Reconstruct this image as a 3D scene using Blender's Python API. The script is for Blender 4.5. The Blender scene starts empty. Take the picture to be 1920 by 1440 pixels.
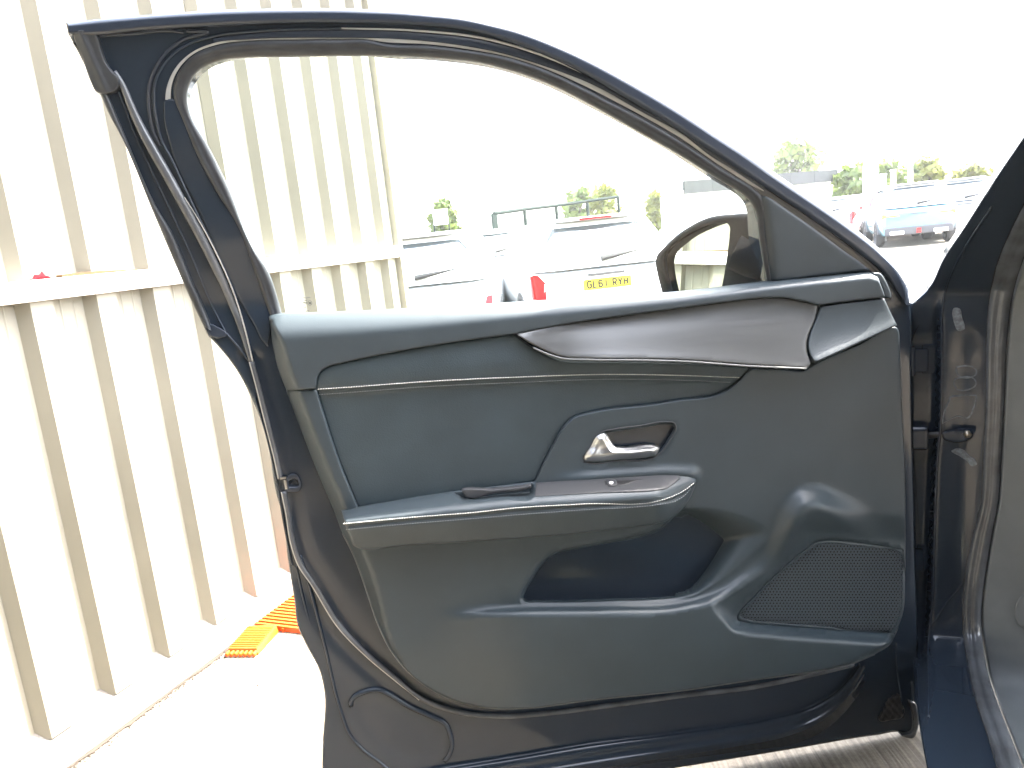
import bpy, bmesh, math, random
import numpy as np
from mathutils import Vector, Matrix
from mathutils.geometry import delaunay_2d_cdt

random.seed(4)
rng = np.random.default_rng(4)
S = bpy.context.scene
COL = S.collection

# ------------------------------------------------------------------ camera
F = 1430.0                      # focal length in pixels of the 1920 px wide photograph
EYE = np.array([0.0, 0.0, 1.20])


def cam_rot(f, dh, roll):
    dn = f * f / dh
    r = math.radians(roll)
    up = -np.array([dn * math.sin(r) / f, -dn * math.cos(r) / f, -1.0])
    up /= np.linalg.norm(up)
    fw = np.array([0, 0, -1.0])
    fw -= up * (fw @ up)
    fw /= np.linalg.norm(fw)
    return np.array([np.cross(fw, up), fw, up])


R = cam_rot(F, 272.0, 6.0)
cd = bpy.data.cameras.new('camera')
cam = bpy.data.objects.new('camera', cd)
COL.objects.link(cam)
cam.matrix_world = Matrix.Translation(EYE) @ Matrix(R.tolist()).to_4x4()
cd.sensor_width = 36.0
cd.lens = 36.0 * F / 1920.0
cd.clip_start = 0.05
cd.clip_end = 2000.0
S.camera = cam

# ------------------------------------------------------------------ light
SUN_AZ, SUN_EL = 70.0, 55.0     # azimuth clockwise from world +Y
world = bpy.data.worlds.new('World')
S.world = world
world.use_nodes = True
wn = world.node_tree
wn.nodes.clear()
sky = wn.nodes.new('ShaderNodeTexSky')
sky.sky_type = 'NISHITA'
sky.sun_disc = False
sky.sun_elevation = math.radians(SUN_EL)
sky.sun_rotation = math.radians(SUN_AZ)
sky.altitude = 50
sky.air_density = 1.0
sky.dust_density = 4.0
sky.ozone_density = 1.0
bg = wn.nodes.new('ShaderNodeBackground')
bg.inputs['Strength'].default_value = 0.15
wo = wn.nodes.new('ShaderNodeOutputWorld')
hsv = wn.nodes.new('ShaderNodeHueSaturation')
hsv.inputs['Saturation'].default_value = 0.55
hsv.inputs['Value'].default_value = 1.3
wn.links.new(sky.outputs[0], hsv.inputs['Color'])
wn.links.new(hsv.outputs[0], bg.inputs[0])
wn.links.new(bg.outputs[0], wo.inputs[0])
sl = bpy.data.lights.new('sun', 'SUN')
sl.energy = 2.1
sl.angle = math.radians(0.53)
sl.color = (1.0, 0.95, 0.87)
sun = bpy.data.objects.new('sun', sl)
COL.objects.link(sun)
a, e = math.radians(SUN_AZ), math.radians(SUN_EL)
sdir = Vector((math.sin(a) * math.cos(e), math.cos(a) * math.cos(e), math.sin(e)))
sun.rotation_euler = sdir.to_track_quat('Z', 'Y').to_euler()
sun.location = (0, 0, 20)
S.view_settings.view_transform = 'Standard'
S.view_settings.look = 'None'
S.view_settings.exposure = 3.7
S.view_settings.gamma = 1.0
S.view_settings.use_curve_mapping = False
S.cycles.max_bounces = 8
S.cycles.transparent_max_bounces = 12


# ------------------------------------------------------------------ helpers: tracing planes
def rays(x, y):
    x = np.asarray(x, float)
    y = np.asarray(y, float)
    d = np.stack([(x - 960) / F, -(y - 720) / F, -np.ones_like(x)], -1)
    return d @ R.T


class Plane:
    """A vertical plane in the place: u horizontal, v up, w out of it towards the viewer's side."""

    def __init__(self, az_u, p0):
        a = math.radians(az_u)
        self.u = np.array([math.sin(a), math.cos(a), 0.0])
        self.n = np.array([self.u[1], -self.u[0], 0.0])
        self.p0 = np.array([p0[0], p0[1], 0.0])
        self.rot = math.atan2(self.u[1], self.u[0])

    def P(self, x, y, w=0.0):
        d = rays(x, y)
        t = (((self.p0 - EYE) @ self.n) + w) / (d @ self.n)
        q = EYE + d * t[..., None] - self.p0
        return np.stack([q @ self.u, -(q @ self.n), q[..., 2]], -1)

    def W(self, x, y, w=0.0):
        d = rays(x, y)
        t = (((self.p0 - EYE) @ self.n) + w) / (d @ self.n)
        return EYE + d * t[..., None]


def ground_at(x, y, z=0.0):
    d = rays(x, y)
    return EYE + d * ((z - EYE[2]) / d[..., 2])[..., None] if np.ndim(x) else EYE + d * ((z - EYE[2]) / d[2])


def spot(px, dist):
    """ground point in the direction of a picture column, dist metres away"""
    y = 446 - 0.106 * (px - 960)
    d = rays(px, y)
    k = dist / math.hypot(d[0], d[1])
    return d[0] * k, d[1] * k


def sstep(a, b, x):
    t = np.clip((np.asarray(x, float) - a) / (b - a), 0, 1)
    return t * t * (3 - 2 * t)


def curve(pts, step=5.0, closed=False):
    """Catmull-Rom through the points; a third value marks a corner"""
    P = np.array([p[:2] for p in pts], float)
    C = [len(p) > 2 for p in pts]
    n = len(P)
    out = []
    rngi = range(n if closed else n - 1)
    for i in rngi:
        p1, p2 = P[i], P[(i + 1) % n]
        p0 = P[(i - 1) % n] if (closed or i > 0) else p1
        p3 = P[(i + 2) % n] if (closed or i + 2 < n) else p2
        L = np.linalg.norm(p2 - p1)
        if C[i]:
            p0 = p1
        if C[(i + 1) % n]:
            p3 = p2

        def tang(a_, b_, c_):
            l1 = max(np.linalg.norm(b_ - a_), 1e-6)
            l2 = max(np.linalg.norm(c_ - b_), 1e-6)
            if np.allclose(a_, b_):
                return (c_ - b_)
            if np.allclose(b_, c_):
                return (b_ - a_) * (L / l1)
            return ((b_ - a_) / l1 * l2 + (c_ - b_) / l2 * l1) / (l1 + l2) * L
        m1 = tang(p0, p1, p2)
        m2 = tang(p1, p2, p3)
        k = max(1, int(round(L / step)))
        t = (np.arange(k) / k)[:, None]
        out.append((2 * t**3 - 3 * t**2 + 1) * p1 + (t**3 - 2 * t**2 + t) * m1 + (-2 * t**3 + 3 * t**2) * p2 + (t**3 - t**2) * m2)
    if not closed:
        out.append(P[-1:])
    return np.concatenate(out)


def resample(c, n):
    seg = np.linalg.norm(np.diff(c, axis=0), axis=1)
    s = np.concatenate([[0], np.cumsum(seg)])
    t = np.linspace(0, s[-1], n)
    return np.stack([np.interp(t, s, c[:, k]) for k in range(c.shape[1])], -1)


def dist_line(x, y, c, closed=False):
    """distance and side (+ right of travel in image coordinates i.e. below a left-to-right line)"""
    x = np.asarray(x, float).ravel()
    y = np.asarray(y, float).ravel()
    A = c
    B = np.roll(c, -1, 0) if closed else c[1:]
    A = c if closed else c[:-1]
    best = np.full(len(x), 1e18)
    side = np.zeros(len(x))
    ab = B - A
    ll = (ab**2).sum(1) + 1e-12
    for i in range(len(A)):
        dx, dy = x - A[i, 0], y - A[i, 1]
        t = np.clip((dx * ab[i, 0] + dy * ab[i, 1]) / ll[i], 0, 1)
        ex, ey = dx - t * ab[i, 0], dy - t * ab[i, 1]
        d2 = ex * ex + ey * ey
        m = d2 < best - 1e-9
        best[m] = d2[m]
        side[m] = np.sign(ab[i, 0] * dy[m] - ab[i, 1] * dx[m])
    return np.sqrt(best), side


def inside(x, y, poly):
    x = np.asarray(x, float).ravel()
    y = np.asarray(y, float).ravel()
    r = np.zeros(len(x), bool)
    n = len(poly)
    for i in range(n):
        x1, y1 = poly[i]
        x2, y2 = poly[(i + 1) % n]
        if y1 == y2:
            continue
        m = ((y1 > y) != (y2 > y)) & (x < (x2 - x1) * (y - y1) / (y2 - y1) + x1)
        r ^= m
    return r


def sdist(x, y, poly):
    """signed distance to a closed polygon, negative inside"""
    d, _ = dist_line(x, y, poly, True)
    return np.where(inside(x, y, poly), -d, d)


# ------------------------------------------------------------------ helpers: objects
def link(name, me, mat=None, parent=None):
    o = bpy.data.objects.new(name, me)
    COL.objects.link(o)
    if mat is not None:
        me.materials.append(mat)
    if parent is not None:
        o.parent = parent
    return o


def mesh_obj(name, V, Fc, mat=None, parent=None, smooth=True):
    me = bpy.data.meshes.new(name)
    me.from_pydata([tuple(map(float, v)) for v in V], [], [tuple(int(i) for i in f) for f in Fc])
    me.update()
    if smooth:
        me.polygons.foreach_set('use_smooth', [True] * len(me.polygons))
    return link(name, me, mat, parent)


def empty(name, loc, rz=0.0):
    o = bpy.data.objects.new(name, None)
    COL.objects.link(o)
    o.location = loc
    o.rotation_euler = (0, 0, rz)
    o.empty_display_size = 0.1
    return o


def tag(o, label, cat, group=None):
    o['label'] = label
    o['category'] = cat
    if group:
        o['group'] = group
    return o


class MB:
    """collects shapes for one mesh"""

    def __init__(self):
        self.V = []
        self.F = []

    def add(self, V, Fc):
        n = len(self.V)
        self.V.extend([tuple(map(float, v)) for v in V])
        self.F.extend([tuple(int(i) + n for i in f) for f in Fc])
        return self

    def box(self, c, s, M=None):
        x, y, z = s[0] / 2, s[1] / 2, s[2] / 2
        V = [Vector((i * x, j * y, k * z)) for k in (-1, 1) for j in (-1, 1) for i in (-1, 1)]
        if M is not None:
            V = [M @ v for v in V]
        V = [v + Vector(c) for v in V]
        return self.add(V, [(0, 2, 3, 1), (4, 5, 7, 6), (0, 1, 5, 4), (2, 6, 7, 3), (1, 3, 7, 5), (0, 4, 6, 2)])

    def tube(self, pts, r, n=8, cap=True, squash=1.0):
        V, Fc = tube_geo(np.asarray(pts, float), r, n, cap)
        return self.add(V, Fc)

    def build(self, name, mat, parent=None, smooth=False):
        return mesh_obj(name, self.V, self.F, mat, parent, smooth)


def tube_geo(p, r, n=8, cap=True):
    m = len(p)
    rr = np.full(m, r) if np.isscalar(r) else np.asarray(r, float)
    T = np.gradient(p, axis=0)
    T /= np.linalg.norm(T, axis=1)[:, None] + 1e-12
    ref = np.array([0, 0, 1.0]) if abs(T[0][2]) < 0.9 else np.array([1.0, 0, 0])
    N = np.cross(T[0], ref)
    N /= np.linalg.norm(N)
    V = []
    for i in range(m):
        N = N - T[i] * (N @ T[i])
        N /= np.linalg.norm(N)
        B = np.cross(T[i], N)
        for k in range(n):
            a_ = 2 * math.pi * k / n
            V.append(p[i] + rr[i] * (math.cos(a_) * N + math.sin(a_) * B))
    Fc = []
    for i in range(m - 1):
        for k in range(n):
            a_, b_ = i * n + k, i * n + (k + 1) % n
            Fc.append((a_, b_, b_ + n, a_ + n))
    if cap:
        Fc.append(tuple(range(n - 1, -1, -1)))
        Fc.append(tuple((m - 1) * n + k for k in range(n)))
    return V, Fc


def sheet(name, outline, h, mat, parent, pl, step=6.0, edge=4.0, drop=0.005, skirt=0.012,
          holes=(), creases=(), flip=False, smooth=True):
    """a shaped panel: outline and height field traced on the plane, rounded edges, side walls"""
    out = np.asarray(outline, float)
    loops = [out] + [np.asarray(q, float) for q in holes]
    pts, edges, base = [], [], 0
    for lp in loops:
        n = len(lp)
        pts += lp.tolist()
        edges += [(base + i, base + (i + 1) % n) for i in range(n)]
        base += n
    nb = len(pts)
    cand = []
    dmin = edge * 1.05

    def dall(x, y):
        d = np.full(len(x), 1e9)
        for lp in loops:
            d = np.minimum(d, dist_line(x, y, lp, True)[0])
        return d

    def ins(x, y):
        m = inside(x, y, out)
        for q in loops[1:]:
            m &= ~inside(x, y, q)
        return m
    for off in (0.25 * edge, 0.6 * edge, edge):
        for lp in loops:
            t = np.roll(lp, -1, 0) - np.roll(lp, 1, 0)
            t /= np.linalg.norm(t, axis=1)[:, None] + 1e-9
            nn = np.stack([t[:, 1], -t[:, 0]], -1)
            for s in (-1, 1):
                q = lp + nn * off * s
                m = ins(q[:, 0], q[:, 1])
                q = q[m]
                if len(q):
                    q = q[dall(q[:, 0], q[:, 1]) > off * 0.93]
                    cand.append(q)
    cpts = []
    for cr in creases:
        cr, offs, cl = cr
        t = np.gradient(cr, axis=0) if not cl else np.roll(cr, -1, 0) - np.roll(cr, 1, 0)
        t /= np.linalg.norm(t, axis=1)[:, None] + 1e-9
        nn = np.stack([-t[:, 1], t[:, 0]], -1)
        for o_ in offs:
            cpts.append(cr + nn * o_)
    if cpts:
        cpts = np.concatenate(cpts)
        m = ins(cpts[:, 0], cpts[:, 1])
        cpts = cpts[m]
        cpts = cpts[dall(cpts[:, 0], cpts[:, 1]) > dmin]
        cand.append(cpts)
    x0, y0 = out.min(0)
    x1, y1 = out.max(0)
    gx, gy = np.meshgrid(np.arange(x0, x1 + step, step), np.arange(y0, y1 + step, step * 0.87))
    gx[1::2] += step / 2
    g = np.stack([gx.ravel(), gy.ravel()], -1)
    m = ins(g[:, 0], g[:, 1])
    g = g[m]
    if len(g):
        g = g[dall(g[:, 0], g[:, 1]) > edge + step * 0.45]
        if len(cpts) and len(g):
            key = {}
            cs = step * 0.6
            for q in cpts:
                key[(int(q[0] // cs), int(q[1] // cs))] = 1
            keep = []
            for q in g:
                a_, b_ = int(q[0] // cs), int(q[1] // cs)
                keep.append(not any((a_ + i, b_ + j) in key for i in (-1, 0, 1) for j in (-1, 0, 1)))
            g = g[np.array(keep)]
        cand.append(g)
    allp = np.concatenate([np.array(pts)] + [c_ for c_ in cand if len(c_)])
    # merge near duplicates
    v2, e2, f2, ov, _, _ = delaunay_2d_cdt([Vector(p) for p in allp.tolist()], edges, [], 0, 0.05)
    vv = np.array([[v.x, v.y] for v in v2])
    fs = [tuple(f_) for f_ in f2]
    ce = vv[np.array([f_[:3] for f_ in fs])].mean(1)
    m = ins(ce[:, 0], ce[:, 1])
    fs = [f_ for f_, k in zip(fs, m) if k]
    d = dall(vv[:, 0], vv[:, 1])
    hh = h(vv[:, 0], vv[:, 1]) if callable(h) else np.full(len(vv), h)
    tt = np.clip(d / edge, 0, 1)
    hr = hh - drop * (1 - np.sqrt(np.clip(1 - (1 - tt)**2, 0, 1)))
    V = pl.P(vv[:, 0], vv[:, 1], hr)
    Fc = []
    for f_ in fs:
        p = vv[list(f_)]
        ar = sum(p[i][0] * p[(i + 1) % len(p)][1] - p[(i + 1) % len(p)][0] * p[i][1] for i in range(len(p)))
        Fc.append(f_ if (ar < 0) != flip else f_[::-1])
    V = V.tolist()
    sgn = -1 if flip else 1
    if skirt:
        for lp in loops:
            hb = (h(lp[:, 0], lp[:, 1]) if callable(h) else np.full(len(lp), h)) - drop
            q = pl.P(lp[:, 0], lp[:, 1], hb)
            b = len(V)
            n = len(q)
            V += q.tolist()
            q2 = q.copy()
            q2[:, 1] += skirt * sgn
            V += q2.tolist()
            for i in range(n):
                j = (i + 1) % n
                Fc.append((b + i, b + j, b + n + j, b + n + i))
    return mesh_obj(name, V, Fc, mat, parent, smooth)


def loft(name, curves, mat, parent, pl, n=160, closed=False, smooth=True, pre=False):
    """surface through picture-traced curves: [(curve, height), ...]"""
    rows = []
    for c, w in curves:
        q = resample(c, n)
        ww = w(q[:, 0], q[:, 1]) if callable(w) else np.full(n, w)
        rows.append(pl.P(q[:, 0], q[:, 1], ww))
    V = np.concatenate(rows).tolist()
    Fc = []
    for r in range(len(rows) - 1):
        for i in range(n - (0 if closed else 1)):
            j = (i + 1) % n
            Fc.append((r * n + i, r * n + j, (r + 1) * n + j, (r + 1) * n + i))
    return mesh_obj(name, V, Fc, mat, parent, smooth)


def ptube(name, pts, r, w, mat, parent, pl, step=5.0, n=8, closed=False):
    c = curve(pts, step, closed)
    ww = w(c[:, 0], c[:, 1]) if callable(w) else np.full(len(c), w)
    p = pl.P(c[:, 0], c[:, 1], ww)
    V, Fc = tube_geo(p, r, n)
    return mesh_obj(name, V, Fc, mat, parent, True)


# ------------------------------------------------------------------ materials
def new_mat(name):
    m = bpy.data.materials.new(name)
    m.use_nodes = True
    nt = m.node_tree
    return m, nt, nt.nodes['Principled BSDF']


def mat(name, col, rough=0.5, metal=0.0, spec=0.5, coat=0.0, bump=None, vary=None, rvary=None, sheen=0.0):
    m, nt, b = new_mat(name)
    b.inputs['Base Color'].default_value = (*col, 1)
    b.inputs['Roughness'].default_value = rough
    b.inputs['Metallic'].default_value = metal
    b.inputs['Specular IOR Level'].default_value = spec
    b.inputs['Coat Weight'].default_value = coat
    b.inputs['Coat Roughness'].default_value = 0.05
    tc = nt.nodes.new('ShaderNodeTexCoord')
    if bump:
        scale, strength, dist, kind = bump
        if kind == 'voronoi':
            t = nt.nodes.new('ShaderNodeTexVoronoi')
            t.inputs['Scale'].default_value = scale
        else:
            t = nt.nodes.new('ShaderNodeTexNoise')
            t.inputs['Scale'].default_value = scale
            t.inputs['Detail'].default_value = 3
        nt.links.new(tc.outputs['Object'], t.inputs['Vector'])
        bp = nt.nodes.new('ShaderNodeBump')
        bp.inputs['Strength'].default_value = strength
        bp.inputs['Distance'].default_value = dist
        nt.links.new(t.outputs[0], bp.inputs['Height'])
        nt.links.new(bp.outputs[0], b.inputs['Normal'])
    if vary:
        scale, lo, hi = vary
        t = nt.nodes.new('ShaderNodeTexNoise')
        t.inputs['Scale'].default_value = scale
        t.inputs['Detail'].default_value = 5
        nt.links.new(tc.outputs['Object'], t.inputs['Vector'])
        mr = nt.nodes.new('ShaderNodeMapRange')
        mr.inputs[1].default_value = 0.35
        mr.inputs[2].default_value = 0.65
        mr.inputs[3].default_value = lo
        mr.inputs[4].default_value = hi
        nt.links.new(t.outputs[0], mr.inputs[0])
        hs = nt.nodes.new('ShaderNodeHueSaturation')
        hs.inputs['Color'].default_value = (*col, 1)
        nt.links.new(mr.outputs[0], hs.inputs['Value'])
        nt.links.new(hs.outputs[0], b.inputs['Base Color'])
    if rvary:
        scale, lo, hi = rvary
        t = nt.nodes.new('ShaderNodeTexNoise')
        t.inputs['Scale'].default_value = scale
        t.inputs['Detail'].default_value = 4
        nt.links.new(tc.outputs['Object'], t.inputs['Vector'])
        mr = nt.nodes.new('ShaderNodeMapRange')
        mr.inputs[1].default_value = 0.3
        mr.inputs[2].default_value = 0.7
        mr.inputs[3].default_value = lo
        mr.inputs[4].default_value = hi
        nt.links.new(t.outputs[0], mr.inputs[0])
        nt.links.new(mr.outputs[0], b.inputs['Roughness'])
    return m


def glass_mat(name, tint, ior=1.45, rough=0.0):
    m = bpy.data.materials.new(name)
    m.use_nodes = True
    nt = m.node_tree
    nt.nodes.clear()
    o = nt.nodes.new('ShaderNodeOutputMaterial')
    tr = nt.nodes.new('ShaderNodeBsdfTransparent')
    tr.inputs[0].default_value = (*tint, 1)
    gl = nt.nodes.new('ShaderNodeBsdfGlossy')
    gl.inputs['Roughness'].default_value = rough
    fr = nt.nodes.new('ShaderNodeFresnel')
    fr.inputs[0].default_value = ior
    mx = nt.nodes.new('ShaderNodeMixShader')
    nt.links.new(fr.outputs[0], mx.inputs[0])
    nt.links.new(tr.outputs[0], mx.inputs[1])
    nt.links.new(gl.outputs[0], mx.inputs[2])
    nt.links.new(mx.outputs[0], o.inputs[0])
    return m


M_PAINT = mat('black_paint', (0.017, 0.025, 0.037), 0.10, spec=0.42, coat=0.0, rvary=(6.0, 0.06, 0.16))
M_FRAME = mat('black_frame_paint', (0.022, 0.029, 0.042), 0.22, spec=0.5)
M_RUBBER = mat('seal_rubber', (0.026, 0.029, 0.033), 0.42, spec=0.45, bump=(900, 0.15, 0.0006, 'noise'), vary=(30, 0.8, 1.25))
M_RUBBER2 = mat('grey_rubber', (0.070, 0.075, 0.082), 0.24, spec=0.7, bump=(700, 0.15, 0.0006, 'noise'), vary=(22, 0.8, 1.2))
M_CAP = mat('soft_plastic', (0.030, 0.041, 0.048), 0.46, spec=0.55, bump=(650, 0.35, 0.0006, 'noise'), vary=(14, 0.92, 1.08))
M_PANEL = mat('hard_plastic', (0.026, 0.038, 0.046), 0.45, spec=0.55, bump=(800, 0.35, 0.0006, 'noise'), vary=(9, 0.92, 1.08))
M_LEATHER = mat('leatherette', (0.028, 0.041, 0.048), 0.46, spec=0.45, bump=(420, 0.4, 0.0007, 'voronoi'), vary=(11, 0.9, 1.1))
M_SWITCH = mat('switch_plastic', (0.04, 0.041, 0.044), 0.42, spec=0.5)
M_DARK = mat('dark_plastic', (0.012, 0.012, 0.013), 0.45)
M_HOUSE = mat('black_mirror_plastic', (0.004, 0.005, 0.006), 0.7, spec=0.12)
M_STITCH = mat('pale_thread', (0.85, 0.84, 0.80), 0.7)
M_STITCH_SHADE = mat('shaded_thread', (0.24, 0.26, 0.28), 0.7)  # same thread dimmed, the groove's shade put into the colour
M_SATIN = mat('satin_metal', (0.55, 0.55, 0.54), 0.32, metal=1.0)
M_STEEL = mat('zinc_steel', (0.45, 0.44, 0.42), 0.35, metal=1.0)
M_GLINT = mat('painted_glint', (0.42, 0.43, 0.42), 0.3, metal=0.2)  # pale colour standing for light caught along the window frame
M_EDGE_GLINT = mat('painted_edge_glint', (0.12, 0.125, 0.125), 0.4)  # pale colour painting the highlight along trim edges
M_MIRROR = mat('mirror_silver', (0.50, 0.54, 0.51), 0.015, metal=1.0)
M_GLASS = glass_mat('door_glass', (0.90, 0.95, 0.91))
M_PRINT = mat('glass_print', (0.05, 0.05, 0.05), 0.6)


def decor_mat():
    m, nt, b = new_mat('brushed_decor')
    tc = nt.nodes.new('ShaderNodeTexCoord')
    mp = nt.nodes.new('ShaderNodeMapping')
    mp.inputs['Scale'].default_value = (10, 10, 420)
    mp.inputs['Rotation'].default_value = (0, 0.08, 0)
    nz = nt.nodes.new('ShaderNodeTexNoise')
    nz.inputs['Scale'].default_value = 1.0
    nz.inputs['Detail'].default_value = 4
    nt.links.new(tc.outputs['Object'], mp.inputs[0])
    nt.links.new(mp.outputs[0], nz.inputs['Vector'])
    mr = nt.nodes.new('ShaderNodeMapRange')
    mr.inputs[1].default_value = 0.3
    mr.inputs[2].default_value = 0.7
    mr.inputs[3].default_value = 0.30
    mr.inputs[4].default_value = 0.42
    nt.links.new(nz.outputs[0], mr.inputs[0])
    nt.links.new(mr.outputs[0], b.inputs['Roughness'])
    b.inputs['Base Color'].default_value = (0.084, 0.086, 0.086, 1)
    b.inputs['Metallic'].default_value = 0.35
    bp = nt.nodes.new('ShaderNodeBump')
    bp.inputs['Strength'].default_value = 0.12
    bp.inputs['Distance'].default_value = 0.0004
    nt.links.new(nz.outputs[0], bp.inputs['Height'])
    nt.links.new(bp.outputs[0], b.inputs['Normal'])
    return m


M_DECOR = decor_mat()

# ------------------------------------------------------------------ ground
WALL_AZ = 22.6


def ground_mat():
    m, nt, b = new_mat('brushed_concrete')
    tc = nt.nodes.new('ShaderNodeTexCoord')
    mp = nt.nodes.new('ShaderNodeMapping')
    mp.inputs['Rotation'].default_value = (0, 0, math.radians(-8))
    mp.inputs['Scale'].default_value = (95, 2.2, 1)
    n1 = nt.nodes.new('ShaderNodeTexNoise')
    n1.inputs['Scale'].default_value = 1.0
    n1.inputs['Detail'].default_value = 5
    nt.links.new(tc.outputs['Object'], mp.inputs[0])
    nt.links.new(mp.outputs[0], n1.inputs['Vector'])
    n2 = nt.nodes.new('ShaderNodeTexNoise')
    n2.inputs['Scale'].default_value = 2.3
    n2.inputs['Detail'].default_value = 7
    nt.links.new(tc.outputs['Object'], n2.inputs['Vector'])
    n3 = nt.nodes.new('ShaderNodeTexNoise')
    n3.inputs['Scale'].default_value = 130
    n3.inputs['Detail'].default_value = 3
    nt.links.new(tc.outputs['Object'], n3.inputs['Vector'])
    r1 = nt.nodes.new('ShaderNodeValToRGB')
    r1.color_ramp.elements[0].position = 0.36
    r1.color_ramp.elements[0].color = (0.125, 0.108, 0.083, 1)
    r1.color_ramp.elements[1].position = 0.62
    r1.color_ramp.elements[1].color = (0.235, 0.205, 0.160, 1)
    nt.links.new(n1.outputs[0], r1.inputs[0])
    mx = nt.nodes.new('ShaderNodeMix')
    mx.data_type = 'RGBA'
    mx.blend_type = 'MULTIPLY'
    mx.inputs[0].default_value = 0.7
    r2 = nt.nodes.new('ShaderNodeValToRGB')
    r2.color_ramp.elements[0].position = 0.3
    r2.color_ramp.elements[0].color = (0.75, 0.73, 0.70, 1)
    r2.color_ramp.elements[1].position = 0.65
    r2.color_ramp.elements[1].color = (1, 1, 1, 1)
    nt.links.new(n2.outputs[0], r2.inputs[0])
    nt.links.new(r1.outputs[0], mx.inputs[6])
    nt.links.new(r2.outputs[0], mx.inputs[7])
    mx2 = nt.nodes.new('ShaderNodeMix')
    mx2.data_type = 'RGBA'
    mx2.blend_type = 'MULTIPLY'
    mx2.inputs[0].default_value = 0.5
    r3 = nt.nodes.new('ShaderNodeValToRGB')
    r3.color_ramp.elements[0].position = 0.35
    r3.color_ramp.elements[0].color = (0.6, 0.6, 0.6, 1)
    r3.color_ramp.elements[1].position = 0.6
    r3.color_ramp.elements[1].color = (1, 1, 1, 1)
    nt.links.new(n3.outputs[0], r3.inputs[0])
    nt.links.new(mx.outputs[2], mx2.inputs[6])
    nt.links.new(r3.outputs[0], mx2.inputs[7])
    nt.links.new(mx2.outputs[2], b.inputs['Base Color'])
    b.inputs['Roughness'].default_value = 0.85
    bp = nt.nodes.new('ShaderNodeBump')
    bp.inputs['Strength'].default_value = 0.6
    bp.inputs['Distance'].default_value = 0.003
    nt.links.new(n1.outputs[0], bp.inputs['Height'])
    nt.links.new(bp.outputs[0], b.inputs['Normal'])
    return m


def gz(x, y):
    r = np.hypot(x, y)
    return -0.10 * sstep(4.5, 7.0, r) * (1 - sstep(12, 18, r))


def build_ground():
    g = np.concatenate([np.arange(-30, 30.1, 1.0)])
    far = np.array([-400, -240, -120, -60])
    ax = np.concatenate([far, g, -far[::-1]])
    n = len(ax)
    X, Y = np.meshgrid(ax, ax)
    Z = gz(X, Y)
    V = np.stack([X.ravel(), Y.ravel(), Z.ravel()], -1)
    Fc = [(j * n + i, j * n + i + 1, (j + 1) * n + i + 1, (j + 1) * n + i) for j in range(n - 1) for i in range(n - 1)]
    o = mesh_obj('ground', V, Fc, ground_mat())
    o['kind'] = 'structure'


build_ground()

# ------------------------------------------------------------------ clad building on the left
wp = ground_at(130, 1440)
WALL = Plane(WALL_AZ, wp)           # plane of the base channel's face
M_CLAD = mat('cream_coated_steel', (0.228, 0.213, 0.170), 0.5, spec=0.4, vary=(3.0, 0.93, 1.05))
M_WHITE_STEEL = mat('white_coated_steel', (0.72, 0.70, 0.66), 0.45, vary=(5, 0.9, 1.05))
M_CONCRETE = mat('weathered_concrete', (0.21, 0.192, 0.17), 0.85, vary=(9, 0.72, 1.1), bump=(60, 0.4, 0.003, 'noise'))
M_GUTTER = mat('grey_gutter', (0.20, 0.19, 0.17), 0.6, vary=(8, 0.7, 1.2))
PERIOD = 0.191
RIB_D = 0.034
S0 = 0.150                        # a rib edge on the photograph
WALL_END = 1.965
WALL_TOP = 2.42


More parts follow.
